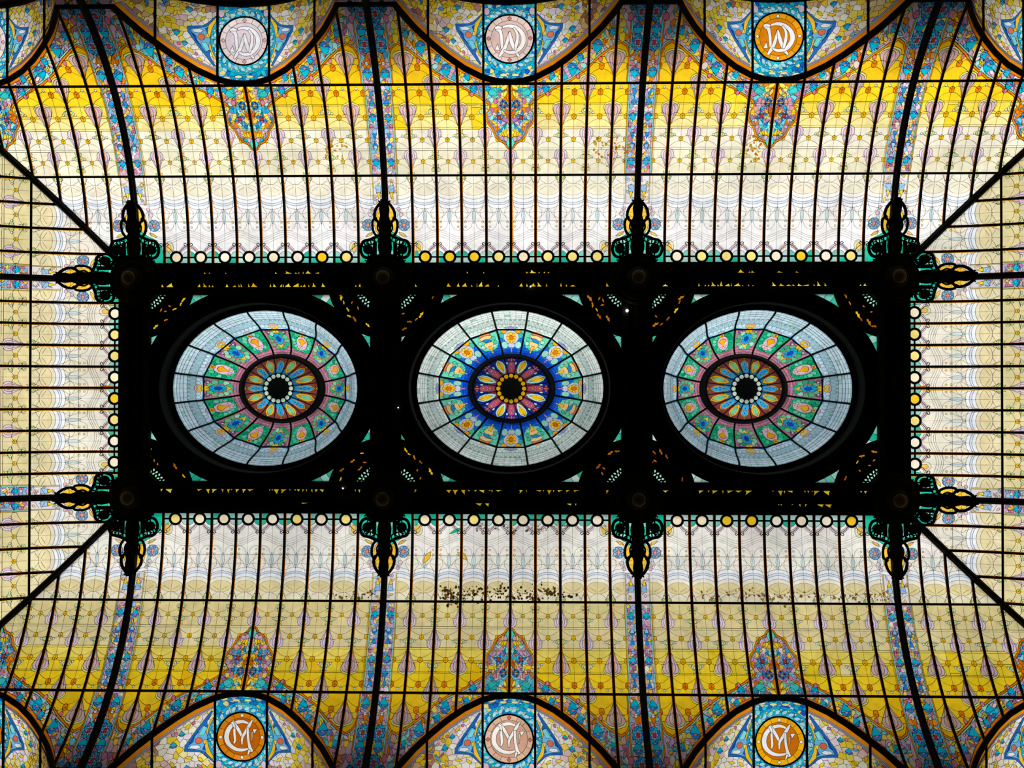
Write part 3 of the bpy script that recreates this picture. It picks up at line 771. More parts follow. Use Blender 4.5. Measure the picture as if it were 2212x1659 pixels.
    hs = [([(uc+p[0], p[1]) for p in s_[0]], s_[1], s_[2], s_[3]) for s_ in half]
    hs = [([(min(uc, x), y) for x, y in s_[0]], s_[1], s_[2], s_[3]) for s_ in hs]
    out += hs+mirror(hs, uc)
    # blue ring and its filling between the two bars
    out.append(([(uc-53, 352), (uc+53, 352), (uc+53, 514), (uc-53, 514)], jit(TEAL), None, .9))
    out.append(([(uc-53, 505), (uc+53, 505), (uc+53, 514), (uc-53, 514)], jit((226, 160, 30)), None, .9))
    bl = [(6, 186, 216), (40, 200, 224), (20, 150, 210), (120, 214, 226), (24, 120, 200), (170, 220, 226)]
    out += honey([(uc-53, 352), (uc+53, 352), (uc+53, 508), (uc-53, 508)], 5.2, lambda x, y: jit(rng.choice(bl+[(236, 222, 140), (30, 90, 190)]), 8), .4, None, .6, rng)
    out.append((ell(uc, 441, 67, 69, 44), jit((30, 170, 215)), None, .9))
    out += honey(ell(uc, 441, 62, 64, 30), 5.4, lambda x, y: jit(rng.choice(bl), 8), .4, None, .55, rng)
    for k in range(26):
        a_ = 2*PI*k/26+.06; x, y = uc+57*math.cos(a_), 441+58*math.sin(a_)
        out.append((lens(x, y, 14, 8, a_+.9), jit((170, 216, 226)), 'petal', .8)); out.append((ell(uc+62*math.cos(a_+.12), 441+63*math.sin(a_+.12), 2.2, 2.2, 6), jit((230, 226, 150)), None, .6))
    for yy, sgn in ((378, 1), (504, -1)):
        for x in (-36, -12, 12, 36): out.append((lens(uc+x, yy-sgn*abs(x)*.12+ (3 if sgn > 0 else 0)-12*sgn, 20, 6, 0), jit((236, 222, 160)), 'petal', .8))
        for x in (-46, -24, 0, 24, 46): out.append((loc([(-5, 4), (5, 4), (0, -5)], uc+x, yy-14*sgn, 1), jit(BLUE), None, .7))
    for sg in (-1, 1): out.append((ell(uc+sg*46, 496, 6, 8, 10), jit((222, 196, 214)), 'roundel', .8))
    # medallion
    c1, c2, cl, cd = MEDC[key]
    out.append((ell(uc, 441, 49, 49, 40), c2, 'medallion', 1.2))
    for k in range(16):
        a0, a1 = 2*PI*k/16, 2*PI*(k+1)/16
        out.append(([(uc+r*math.cos(a), 441+r*math.sin(a)) for r, a in ((48.5, a0), (48.5, (a0+a1)/2), (48.5, a1), (38, a1), (38, a0))], jit(c2, 10), 'rim_piece', .8))
    out.append((ell(uc, 441, 38, 38, 30), jit(c1, 4), 'medallion_field', .9))
    for k in range(4):
        a_ = PI/2*k; out.append((loc([(0, 4.5), (4.5, 0), (0, -4.5), (-4.5, 0)] if key[1] < 2 and key != ('S', 0) else ell(0, 0, 3.4, 3.4, 8), uc+42.5*math.cos(a_), 441+42.5*math.sin(a_), 1), cd, None, .8))
    flip = -1 if side == 'N' else 1
    for g in (glyph_top() if side == 'N' else glyph_bottom()):
        out.append(([(uc+x, 441+flip*y) for x, y in g], cl, 'letter_stroke', .9))
    return out
MEDL = {('N', 0): 'lunette with lilac white monogram medallion, top left', ('N', 1): 'lunette with pale pink monogram medallion, top centre', ('N', 2): 'lunette with bright orange monogram medallion, top right',
        ('S', 0): 'lunette with dark amber letter medallion, bottom left', ('S', 1): 'lunette with pale pink letter medallion, bottom centre', ('S', 2): 'lunette with yellow rimmed orange letter medallion, bottom right'}
def build_lunette(side, uc, key, label, hip=0, seed=5):
    f = lmap(side, uc); root = empty('lunette_window', f(uc-hip*150, 441), label, 'lunette')
    sh = lun_pattern(uc, side, key, seed)
    ed = [-217, -159, -53, 53, 159, 217]; hb = FX if side in 'NS' else FY
    for a, b in zip(ed[:-1], ed[1:]):
        n = 12; us = [uc+a+(b-a)*k/n for k in range(n+1)]
        lo = [(u, min(SB, arch_s(u-uc))) for u in us]; hi = [(u, SW) for u in us]
        if hip:
            keep = [k for k, u in enumerate(us) if abs(u)-hb < SW-2]
            if len(keep) < 2: continue
            lo = [(us[k], max(min(SB, arch_s(us[k]-uc)), abs(us[k])-hb)) for k in keep]; hi = [(us[k], SW) for k in keep]
        pane = lo+hi[::-1]
        # the surface bends with u: cut it into strips
        cuts = [((u, 340), (u, 530)) for u in us[1:-1:2]]
        build_glass(f, pane, sh, root, pane_name='lunette_pane', vstep=0, cutlines=cuts)
    for x in (-159, -53, 53, 159):
        u = uc+x
        s0 = arch_s(x)
        if hip and abs(u)-hb > s0: continue
        mb = MB(); mb.sweep([f(u, s0, .5), f(u, (s0+SW)/2, .5), f(u, SW, .5)], [(0, 0, 1)]*3, 4.6*U, 4.5*U); mb.obj('glazing_bar', IRON, root)
    if abs(uc) < 600 or True:
        if not hip:
            mb = MB(); mb.tube([f(uc+49.5*math.cos(2*PI*k/40), 441+49.5*math.sin(2*PI*k/40), 1.5) for k in range(41)], 1.8*U, 6); mb.obj('medallion_ring', IRON, root)
    # the arch rib itself
    fv = smap(side); pts = [(uc+x, y) for x, y in [(-a[0], a[1]) for a in ARCH[::-1]]+list(ARCH[1:])]
    if hip: pts = [p for p in pts if abs(p[0])-hb < p[1]+2]
    fine = []
    for i in range(len(pts)-1):
        for k in range(3): fine.append((pts[i][0]+(pts[i+1][0]-pts[i][0])*k/3, pts[i][1]+(pts[i+1][1]-pts[i][1])*k/3))
    fine.append(pts[-1])
    mb = MB(); mb.sweep([fv(u, s, -1) for u, s in fine], [up_at(fv, u, s) for u, s in fine], 10.5*U, 11*U); mb.obj('arch_rib', IRON, root)
    # spring bar between this lunette and the next, and the wall arch above
    if not hip or True:
        sg = (1 if hip < 0 else -1) if hip else 0
        for x in ((-1, 1) if not hip else (-1 if hip > 0 else 1,)):
            ua = uc+x*212; ub = uc+x*(272 if not hip else 262)
            mb = MB(); mb.sweep([fv(ua, SB-1, 0), fv(ub, SB-1, 0)], [up_at(fv, ua, SB)]*2, 7*U, 8*U); mb.obj('spring_bar', IRON, root)
    us = [uc-217+434*k/24 for k in range(25)]
    if hip: us = [u for u in us if abs(u)-hb < SW]
    mb = MB(); mb.sweep([f(u, SW+3, 0) for u in us], [(0, 0, 1)]*len(us), 9*U, 8*U); mb.obj('wall_arch', IRON, root)
    return root
for side, k, pos in bays:
    build_lunette(side, (RIBX[k]+RIBX[k+1])/2, (side, k), MEDL[(side, k)], seed=60+k+(7 if side == 'S' else 0))
for side in 'NS':
    for sg in (-1, 1):
        key = (side, 0 if sg < 0 else 2)
        build_lunette(side, sg*(FX+CEN), key, 'part of a corner lunette at the %s %s edge of the ceiling' % ('top' if side == 'N' else 'bottom', 'left' if sg < 0 else 'right'), hip=sg, seed=80)

for side in 'WE':
    for sg in (-1, 1):
        build_lunette(side, sg*(FY+CEN), ('N' if sg < 0 else 'S', 0 if side == 'W' else 2), 'monogram lunette closing the outer edge of the %s %s end slope' % ('upper' if sg < 0 else 'lower', 'left' if side == 'W' else 'right'), hip=sg, seed=90)
# ------------------------------------------------------------------ main ribs and hips
def rib(side, u, s0, s1, label, group=None):
    f = smap(side); root = empty('vault_rib', f(u, s0), label, 'rib')
    n = 22; pts = [(u, s0+(s1-s0)*k/n) for k in range(n+1)]
    bar(f, pts, 13.2, 10, 'web', root, lift=-1)
    bar(f, pts, 8.0, 5, 'flange', root, lift=9)
lr = ['leftmost', 'second from the left', 'third from the left', 'rightmost']
for k, x in enumerate(RIBX):
    rib('N', x, 60, SP, 'black iron rib crossing the upper glass slope, %s of four' % lr[k])
    rib('S', x, 60, SP, 'black iron rib crossing the lower glass slope, %s of four' % lr[k])
for side, nm in (('W', 'left'), ('E', 'right')):
    for y, v in ((-237.1, 'upper'), (237.1, 'lower')):
        rib(side, y, 60, SP, 'black iron rib running to the %s edge, %s of the two' % (nm, v))
for sx, nx in ((-1, 'left'), (1, 'right')):
    for sy, ny in ((-1, 'upper'), (1, 'lower')):
        root = empty('hip_rib', P3(sx*(FX+20), sy*(FY+20), Dv(20)), 'black iron diagonal hip rib towards the %s %s corner' % (ny, nx), 'rib')
        pts = []; ups = []
        for k in range(23):
            s = 4+388*k/22; pts.append(P3(sx*(FX+s), sy*(FY+s), Dv(s)-1)); d = s/math.sqrt(RR*RR-s*s); ups.append(Vector((sx*d, sy*d, 1)).normalized())
        mb = MB(); mb.sweep(pts, ups, 14*U, 10*U); mb.obj('web', IRON, root)
        mb = MB(); mb.sweep([Vector(p)-Vector(u_)*9*U for p, u_ in zip(pts, ups)], ups, 8*U, 5*U); mb.obj('flange', IRON, root)

# ------------------------------------------------------------------ cast iron brackets at the rib ends
def bracket(side, u, label):
    f = smap(side); H = 16
    root = empty('rib_bracket', f(u, 60, H), label, 'bracket')
    def T(name, paths, r, h=H):
        for sg in (-1, 1):
            mb = MB()
            for p in paths: mb.tube([f(u+sg*x, s, h) for x, s in p], [q*U for q in r] if isinstance(r, list) else r*U, 6)
            mb.obj(name, IRON, root, kind='stuff' if len(paths) > 1 else None)
    def plate(name, polys, t=5, h=H):
        mb = MB()
        for p in polys:
            p2 = [f(u+x, s, h) for x, s in p]; p3 = [f(u+x, s, h+t) for x, s in p]; n = len(p)
            mb.add(p2+p3, [(i, (i+1) % n, (i+1) % n+n, i+n) for i in range(n)]+[tuple(range(n)), tuple(range(2*n-1, n-1, -1))])
        return mb.obj(name, IRON, root)
    def curve(pts, n=5):
        r_ = []; P = [pts[0]]+list(pts)+[pts[-1]]
        for i in range(1, len(P)-2):
            for k in range(n):
                t = k/n; a, b, c, d = P[i-1], P[i], P[i+1], P[i+2]
                r_.append(tuple(.5*((2*b[j])+(-a[j]+c[j])*t+(2*a[j]-5*b[j]+4*c[j]-d[j])*t*t+(-a[j]+3*b[j]-3*c[j]+d[j])*t**3) for j in (0, 1)))
        r_.append(tuple(pts[-1])); return r_
    plate('post', [[(-7, 134), (7, 134), (11, 114), (9, 100), (13, 86), (11, 64), (14, 44), (15, 34), (13, 22), (8, 8), (-8, 8), (-13, 22), (-15, 34), (-14, 44), (-11, 64), (-13, 86), (-9, 100), (-11, 114)]], t=7)
    T('spear_arch', [curve([(4, 131), (12, 124), (20, 112), (22, 98), (17, 90)])], 3.4)
    T('finial_horn', [curve([(5, 124), (9, 129), (13, 132)], 3)], [1.8]*6+[1.0])
    T('side_loop', [curve([(17, 97), (25, 92), (27, 80), (24, 66), (16, 58), (10, 66), (12, 80), (17, 92)])], 2.9)
    T('leaf_stem', [curve([(10, 92), (15, 84), (16, 74), (10, 64)])], 2.0)
    T('shoulder', [curve([(9, 62), (20, 56), (34, 51), (46, 48), (51, 40), (53, 28), (48, 16), (38, 12), (30, 17), (28, 26)])], 3.4)
    T('shoulder_lattice', [[(16, 57), (14, 48)], [(24, 54), (20, 42)], [(12, 50), (20, 44), (30, 40), (42, 44)], [(32, 51), (30, 40)], [(40, 49), (36, 41)], [(46, 46), (42, 36)], [(50, 38), (44, 33)], [(22, 46), (30, 51)]], 1.5)
    for sg in (-1, 1):
        mb = MB()
        p2 = [f(u+sg*37+10.5*math.cos(2*PI*k/16), 30+10.5*math.sin(2*PI*k/16), H-2) for k in range(16)]
        p3 = [f(u+sg*37+10.5*math.cos(2*PI*k/16), 30+10.5*math.sin(2*PI*k/16), H+6) for k in range(16)]
        mb.add(p2+p3, [(i, (i+1) % 16, (i+1) % 16+16, i+16) for i in range(16)]+[tuple(range(16)), tuple(range(31, 15, -1))])
        mb.obj('scroll_boss', IRON, root)
    T('scroll_tail', [curve([(37, 20), (37, 10), (40, 5), (44, 7)], 4)], 1.6)
    plate('leg', [[(18, 46), (26, 44), (26, 4), (18, 4)]], t=6); plate('leg', [[(-18, 46), (-18, 4), (-26, 4), (-26, 44)]], t=6)
    T('stay', [curve([(14, 46), (11, 38), (13, 28)], 3)], 1.3)
for k, x in enumerate(RIBX):
    bracket('N', x, 'black scrolled iron bracket above the upper beam, %s of four' % lr[k]); bracket('S', x, 'black scrolled iron bracket below the lower beam, %s of four' % lr[k])
for side, nm in (('W', 'left'), ('E', 'right')):
    for y, v in ((-237.1, 'upper'), (237.1, 'lower')): bracket(side, y, 'black scrolled iron bracket pointing %s, %s of the pair' % (nm, v))

# ------------------------------------------------------------------ beams of the central frame, with gold glass behind the fretwork
def fmap_flat(D0):
    return lambda x, y, h=0.0: P3(x, y, D0+h)
YI = 205.0; BW = 30.0
GLD = [(232, 200, 20), (236, 214, 60), (226, 176, 16)]
def frets(x0, x1, y, sg, seed, dens=1.0, h=9):
    rng = random.Random(seed); r = []; x = x0
    while x < x1:
        w_ = rng.choice([rng.uniform(2, 5), rng.uniform(6, 15)]); hh = rng.uniform(.3, 1)*h*(1 if w_ > 5 else .7)
        if rng.random() < dens:
            t = rng.random(); p = [(x, y), (x+w_, y), (x+w_*(.5+.4*t), y+sg*hh*.4), (x+w_*t, y+sg*hh), (x+w_*.2, y+sg*hh*.35)]
            r.append((p, rng.choice(GLD), 'gold_glass', 0))
        x += w_+rng.uniform(1, 10)
    return r
def beam(name, x0, x1, y0, y1, cut, ribs_, label):
    root = empty(name, P3((x0+x1)/2, (y0+y1)/2, 20), label, 'beam')
    pane = [(x0, y0), (x1, y0), (x1, y1), (x0, y1)]
    build_glass(fmap_flat(0), pane, [(pane, None, None, 0)]+cut, root, pane_name='gold_glass', vstep=0, own=1.0)
    for q in ribs_:
        mb = MB(); xa, xb, ya, yb, d0, d1 = q; a = P3(xa, ya, d1); b = P3(xb, yb, d0); mb.box(a[0], b[0], a[1], b[1], a[2], b[2]); mb.obj('moulding', IRON, root)
    return root
for sg, nm in ((-1, 'upper'), (1, 'lower')):
    cut = []
    for c in (-543.2, 0, 543.2):
        for (a, b) in ((-140, -20), (18, 140)):
            cut += frets(c+a, c+b, sg*(YI+15), sg, 100+int(c)+sg*7+a, .92, 11)
            cut += frets(c+a, c+b, sg*(YI+44), sg, 300+int(c)+sg*7+a, .35 if sg < 0 else .25, 7)
        for x_ in (-231, 205): cut += frets(c+x_, c+x_+26, sg*(YI+15), sg, 500+int(c)+x_, 1, 10)
    y0, y1 = sorted((sg*YI, sg*FY)); q = lambda a, b: tuple(sorted((sg*(YI+a), sg*(YI+b))))
    rs = [(-FX, FX)+q(-3, 13)+(-4, 14), (-FX, FX)+q(27, 41)+(0, 9), (-FX, FX)+q(53, 63.6)+(0, 16)]
    beam('frame_beam', -FX, FX, y0, y1, cut, rs, 'long black iron beam forming the %s side of the central frame' % nm)
for x, lab in ((-818, 'left end beam of the central frame'), (-270.6, 'cross beam between the left and middle domes'), (270.6, 'cross beam between the middle and right domes'), (818, 'right end beam of the central frame')):
    hw = BW if abs(x) < 300 else 30.4
    rs = [(x-hw-3, x-hw+12, -YI, YI, -4, 14), (x-6, x+6, -YI, YI, 0, 9), (x+hw-12, x+hw+3, -YI, YI, -4, 14)]
    beam('frame_beam', x-hw, x+hw, -YI, YI, [], rs, 'black iron '+lab)
mb = MB(); root = empty('frame_rail', P3(0, 0, 2), 'thin black iron rail round the outside of the central frame', 'rail')
for xa, xb, ya, yb in ((-FX-3, FX+3, -FY-3, -FY+3), (-FX-3, FX+3, FY-3, FY+3), (-FX-3, -FX+3, -FY+3, FY-3), (FX-3, FX+3, -FY+3, FY-3)):
    mb = MB(); a = P3(xa, ya, 6); b = P3(xb, yb, -6); mb.box(a[0], b[0], a[1], b[1], a[2], b[2]); mb.obj('rail', IRON, root)

# hubs with bronze bosses
def hub(x, y, label):
    c = P3(x, y, 16); root = empty('ceiling_hub', c, label, 'boss')
    mb = MB(); mb.lathe(c, [(.1*U, 14*U), (56*U, 14*U), (56*U, 2*U), (52*U, -3*U), (46*U, -4*U), (44*U, -9*U), (34*U, -11*U), (.1*U, -11*U)], 40); mb.obj('hub_plate', IRON, root)
    mb = MB(); mb.lathe((c[0], c[1], c[2]-11*U), [(24*U, 1*U), (24*U, -9*U), (19*U, -14*U), (17*U, -22*U), (.1*U, -22*U)], 28); mb.obj('collar', IRON, root)
    mb = MB(); mb.lathe((c[0], c[1], c[2]-32*U), [(15*U, 1*U), (15*U, -3*U), (12*U, -6*U), (7*U, -8*U), (.1*U, -8.5*U)], 24); bo = mb.obj('boss', BRONZE, root, label='dim bronze button', smooth=False)
    for k in range(16):
        a = 2*PI*k/16; mb = MB(); p = (c[0]+13*U*math.cos(a), c[1]+13*U*math.sin(a), c[2]-35*U); mb.lathe(p, [(.1*U, 1*U), (1.6*U, 0), (1.2*U, -1.6*U), (.1*U, -2.2*U)], 6); mb.obj('bead', BRONZE, bo)
for k, x in enumerate(RIBX):
    for sy, v in ((-1, 'upper'), (1, 'lower')): hub(x, sy*235, 'round iron hub with dim bronze button, %s beam, %s of four' % (v, lr[k]))

# ------------------------------------------------------------------ coffers: ring plate, corner fretwork, teal spandrel glass
cofn = ['left', 'middle', 'right']
for ci, cx in enumerate((-543.2, 0.0, 543.2)):
    hx = 544.2-300.6 if ci != 1 else 240.6
    x0, x1 = cx-243.0, cx+243.0
    if ci == 1: x0, x1 = -240.6, 240.6
    elif ci == 0: x0, x1 = -787.6, -300.6
    else: x0, x1 = 300.6, 787.6
    root = empty('ceiling_coffer', P3(cx, 0, 0), 'black iron oval coffer plate with teal corner glass round the %s dome' % cofn[ci], 'coffer')
    rng = random.Random(20+ci); sh = []; pane = [(x0, -YI), (x1, -YI), (x1, YI), (x0, YI)]
    # teal sheets, fanned
    for k in range(96):
        a0, a1 = 2*PI*k/96, 2*PI*(k+1)/96; r0, r1 = 60, 420
        sh.append(([(cx+r*math.cos(a), r*math.sin(a)) for r, a in ((r0, a0), (r1, a0), (r1, a1), (r0, a1))], jit(rng.choice([(40, 180, 150), (110, 205, 185), (200, 226, 214), (60, 190, 160), (150, 214, 200)])), 'spandrel_glass', 1.0))
    cx -= 3.5
    sh.append((ell(cx, 0, 262, 224, 72), None, None, 0))
    for qx, sx in ((x0, 1), (x1, -1)):
        for sy in (-1, 1):
            hx_, hy_ = (qx-sx*30, sy*235)
            sh.append(([(hx_+129*math.cos(2*PI*k/48), hy_+129*math.sin(2*PI*k/48)) for k in range(48)], None, None, 0))
            # lattice cuts (teal) and leaf cuts (gold)
            ang = math.atan2(-sy*39, sx*50)
            for j in range(7):
                for i, rr_ in enumerate((62, 69)):
                    a_ = ang+(j-3)*.115+(i*.05); 
                    sh.append((lens(hx_+rr_*math.cos(a_), hy_+rr_*math.sin(a_), 7, 4.2, a_+(.5 if j % 2 else -.5), 2), (170, 230, 200), 'spandrel_glass', 0))
            for j in range(9):
                a_ = math.atan2(-sy, sx)+(j-4)*.135+rng.uniform(-.03, .03); rr_ = rng.uniform(104, 114)
                if rng.random() < (.75 if sy < 0 else .45):
                    sh.append((loc([(-7, -1), (-3, 1.5), (-1, 3.5), (1, 1.6), (5, 3), (7, .5), (4, -1.5), (1, -.6), (-2, -2.4)], hx_+rr_*math.cos(a_), hy_+rr_*math.sin(a_), rng.uniform(.6, 1.25), a_+PI/2+rng.uniform(-.5, .5)), rng.choice([(232, 190, 20), (200, 120, 14), (170, 90, 16)]), 'gold_glass', 0))
            for j in range(3):
                a_ = math.atan2(-sy, sx)+rng.uniform(-.6, .6); rr_ = rng.uniform(82, 94)
                sh.append((lens(hx_+rr_*math.cos(a_), hy_+rr_*math.sin(a_), rng.uniform(6, 10), 3.4, rng.uniform(0, 3), 2), (196, 110, 20), 'gold_glass', 0))
    # the opening is left out: clip the pane into four quadrants round the ellipse
    for qx in (-1, 1):
        for qy in (-1, 1):
            arc = [(cx+216*math.cos(t)*qx, 183*math.sin(t)*qy) for t in [PI/2*k/18 for k in range(19)]]
            xe = x1 if qx > 0 else x0
            pn = [(xe, 0), (xe, qy*YI), (cx, qy*YI)]+arc[::-1]
            build_glass(fmap_flat(-1), pn, sh, root, pane_name='spandrel_glass', vstep=0, own=8.0, leadh=1.2)
    mb = MB(); n = 72
    for d0, r0, d1, r1 in ((-1, 216, -46, 213), ):
        v = []
        for (d, ex) in ((-1, 0), (8, 1.5), (8, 7), (-1, 9)): v += [P3(cx+(216+ex)*math.cos(2*PI*k/n), (183+ex)*math.sin(2*PI*k/n), d) for k in range(n)]
        mb.add(v, [(i*n+j, i*n+(j+1) % n, ((i+1) % 4)*n+(j+1) % n, ((i+1) % 4)*n+j) for i in range(4) for j in range(n)])
    mb.obj('oval_moulding', IRON, root)
    mb = MB(); v = []
    for (d, ex) in ((-1, 0), (-46, 0)): v += [P3(cx+(217+ex)*math.cos(2*PI*k/n), (184+ex)*math.sin(2*PI*k/n), d) for k in range(n)]
    v += [P3(cx+207*math.cos(2*PI*k/n), 173.5*math.sin(2*PI*k/n), -46) for k in range(n)]
    mb.add(v, [(i*n+j, i*n+(j+1) % n, (i+1)*n+(j+1) % n, (i+1)*n+j) for i in range(2) for j in range(n)]); mb.obj('drum', IRON, root)

# ------------------------------------------------------------------ domes
def smooth(t): return t*t*(3-2*t)
def dome(cx, kind, label):
    root = empty('glass_dome', P3(cx, 0, -44), label, 'dome'); NS = 16
    def pos(A, B, ph, chord_k, c, a):
        """point on oval A,B at sector centre c, a in -1..1"""
        hw = PI/NS; p = c+a*hw
        arc = (A*math.cos(p), B*math.sin(p)); l = (A*math.cos(c-hw), B*math.sin(c-hw)); r = (A*math.cos(c+hw), B*math.sin(c+hw)); t = (a+1)/2
        ch = (l[0]+(r[0]-l[0])*t, l[1]+(r[1]-l[1])*t)
        return (arc[0]*(1-chord_k)+ch[0]*chord_k, arc[1]*(1-chord_k)+ch[1]*chord_k)
    def fo(c):
        def f(a, t, h=0.0):
            t_ = t/100.0; k = min(max(t_, 0), 1); A = 208-41*t_; B = 174.5-37.5*t_; D = -44-84*smooth(k)
            x, y = pos(A, B, 0, k, c, a/100.0); s_ = 1-h*.004; return P3(cx+x*s_, y*s_, D+h*.8)
        return f
    def fm(c):
        def f(a, t, h=0.0):
            t_ = t/100.0; A = 167-65*t_; B = 137-56*t_; D = -128-70*math.sin(min(t_, 1)*PI/2)
            x, y = pos(A, B, 0, max(0, 1-t_), c, a/100.0); return P3(cx+x, y, D+h)
        return f
    def fi(c):
        def f(a, t, h=0.0):
            t_ = t/100.0; A = 90-54.5*t_; B = 74-38.5*t_; D = -190+25*t_*t_
            x, y = pos(A, B, 0, 0, c, a/100.0); return P3(cx+x, y, D+h)
        return f
    full = [(-100, 0), (100, 0), (100, 100), (-100, 100)]
    def pane(): return [(-100, 0), (-50, 0), (0, 0), (50, 0), (100, 0), (100, 100), (50, 100), (0, 100), (-50, 100), (-100, 100)]
    blue = kind == 'blue'
    for i in range(NS):
        c = 2*PI*i/NS; A_ = i % 2 == 0; rng = random.Random(i+len(label))
        sh = [(full, (214, 232, 226) if blue else (170, 206, 224), None, .9)]
        base = (228, 242, 236) if blue else (194, 222, 236)
        tr = [0, 9, 18, 27, 36, 47]
        for r_ in range(5):
            for q in range(6):
                a0 = -100+200*q/6; a1 = -100+200*(q+1)/6
                cc = jit(base, 7) if rng.random() > .06 else jit((170, 214, 205), 8)
                sh.append(([(a0, tr[r_]), (a1, tr[r_]), (a1, tr[r_+1]), (a0, tr[r_+1])], cc, None, .75))
        for q in range(7):
            x = -86+172*q/6
            sh.append((ell(x, 60, 11, 12, 8), jit((200, 224, 218) if blue else (160, 200, 212), 6), None, .75))
            sh.append((ell(x+14, 78, 12, 9, 8), jit((214, 234, 228) if blue else (192, 222, 232), 8), None, .75))
            if rng.random() < .5: sh.append((lens(x, 50, 10, 8, PI/2), jit((140, 200, 186)), None, .7))
        if blue:
            if A_:
                sh.append((lens(0, 90, 96, 18, 0), jit((140, 176, 214)), 'blue_motif', .8)); sh.append((ell(0, 90, 22, 7, 8), jit((160, 150, 190)), None, .7))
            else: sh.append((ell(0, 96, 24, 7, 8), jit((230, 190, 110)), None, .8))
        else:
            sh.append(([(-100, 88), (-50, 95), (50, 95), (100, 88), (100, 100), (-100, 100)], jit((70, 150, 200)), None, .8))
            if A_:
                sh.append((ell(0, 80, 34, 15, 12), jit((224, 180, 190)), None, .8)); sh.append((ell(0, 82, 25, 11, 12), jit((240, 200, 40)), 'amber_ring', .8)); sh.append((ell(0, 80, 12, 5, 8), jit((190, 200, 200)), None, .7)); sh.append(([(-12, 88), (12, 88), (16, 100), (-16, 100)], jit((236, 190, 20)), None, .8))
            else: sh.append((ell(0, 92, 26, 8, 8), jit((170, 160, 190)), None, .8))
        cl = [((-101, t), (101, t)) for t in (12, 24, 36, 48, 60, 72, 84, 94)]+[((a, -1), (a, 101)) for a in (-50, 0, 50)]
        dglass(fo(c), pane(), sh, root, 'outer_pane', cl, .021, own=350)
        # middle band
        sh = []
        if blue:
            sh.append((full, jit((20, 110, 216), 5), None, .9))
            for q in range(5):
                for r_ in range(4): sh.append(([(-100+40*q, 60+10*r_), (-60+40*q, 60+10*r_), (-60+40*q, 70+10*r_), (-100+40*q, 70+10*r_)], jit((16, 104, 214) if r_ < 2 else (20, 80, 200), 10), None, .7))
            if A_:
                sh.append(([(-100, 0), (100, 0), (88, 26), (60, 40), (-60, 40), (-88, 26)], jit((120, 200, 190)), None, .9))
                for x in (-62, 62): sh.append((ell(x, 60, 30, 15, 10), jit((150, 214, 196)), 'mint_lobe', .8)); sh.append((ell(x*1.15, 22, 22, 11, 9), jit((60, 190, 170)), None, .8))
                sh.append((ell(0, 30, 60, 28, 14), jit((206, 206, 232)), 'lilac_field', .9)); sh.append((ell(0, 62, 34, 12, 10), jit((200, 206, 226)), None, .8))
                for x in (-52, 52): sh.append((ell(x, 6, 22, 9, 9), jit((244, 170, 30)), 'amber_roundel', .8))
                for k in range(8):
                    a = 2*PI*k/8; sh.append((ell(28*math.cos(a), 31+15*math.sin(a), 14, 7.5, 8), jit((250, 200, 50)), None, .8))
                sh.append((ell(0, 31, 19, 10, 10), jit((232, 120, 10)), 'flower_centre', .8)); sh.append(([(-8, 70), (8, 70), (4, 92), (-4, 92)], jit((190, 130, 190)), None, .8))
            else:
                sh.append(([(-94, 4), (94, 4), (96, 40), (60, 66), (20, 72), (-20, 72), (-60, 66), (-96, 40)], jit((110, 214, 180)), None, .9))
                for k in range(10):
                    a = 2*PI*k/10+.2; sh.append((ell(64*math.cos(a), 37+27*math.sin(a), 17, 8, 8), jit(rng.choice([(130, 220, 190), (70, 200, 160), (170, 226, 206)])), 'mint_lobe', .8))
                sh.append((ell(0, 8, 42, 10, 10), jit((226, 130, 80)), 'coral_piece', .8)); sh.append((ell(0, 17, 48, 9, 10), jit((246, 210, 140)), None, .8)); sh.append((lens(0, 29, 80, 15, .1), jit((20, 140, 214)), 'blue_motif', .8))
                sh.append(([(-44, 40), (-20, 36), (20, 36), (44, 40), (30, 58), (12, 66), (4, 84), (-4, 84), (-12, 66), (-30, 58)], jit((246, 206, 130)), 'peach_piece', .9)); sh.append(([(-18, 52), (18, 52), (6, 76), (-6, 76)], jit((246, 186, 60)), None, .8))
        else:
            sh.append((full, jit((180, 118, 136), 6), None, .9))
            for q in range(5):
                for r_ in range(3): sh.append(([(-100+40*q, 70+10*r_), (-60+40*q, 70+10*r_), (-60+40*q, 80+10*r_), (-100+40*q, 80+10*r_)], jit((186, 124, 144), 10), None, .7))
            if A_:
                for k in range(12):
                    a = 2*PI*k/12; sh.append((ell(68*math.cos(a), 42+30*math.sin(a), 22, 10, 8), jit(rng.choice([(90, 190, 140), (40, 170, 120), (150, 214, 180), (120, 170, 130)])), 'mint_lobe', .8))
                for x in (-60, 60): sh.append((ell(x, 8, 18, 7, 8), jit((120, 90, 140)), None, .8)); sh.append((ell(x*.9, 10, 8, 4, 7), jit((230, 190, 200)), None, .7))
                sh.append(([(-24, 0), (24, 0), (18, 14), (-18, 14)], jit((240, 196, 30)), 'amber_piece', .8))
                sh.append(([(0, 6), (46, 30), (30, 56), (0, 76), (-30, 56), (-46, 30)], jit((232, 190, 60)), 'amber_field', .9))
                for k in range(9):
                    a = 2*PI*k/9; sh.append((ell(26*math.cos(a), 36+16*math.sin(a), 15, 8.5, 8), jit((30, 164, 214)), None, .8))
                sh.append((ell(0, 36, 18, 10, 10), jit((16, 70, 180)), 'flower_centre', .8)); sh.append((ell(0, 80, 8, 6, 8), jit((90, 150, 210)), None, .8))
            else:
                sh.append(([(-100, 0), (100, 0), (96, 66), (60, 76), (-60, 76), (-96, 66)], jit((30, 170, 120)), None, .9))
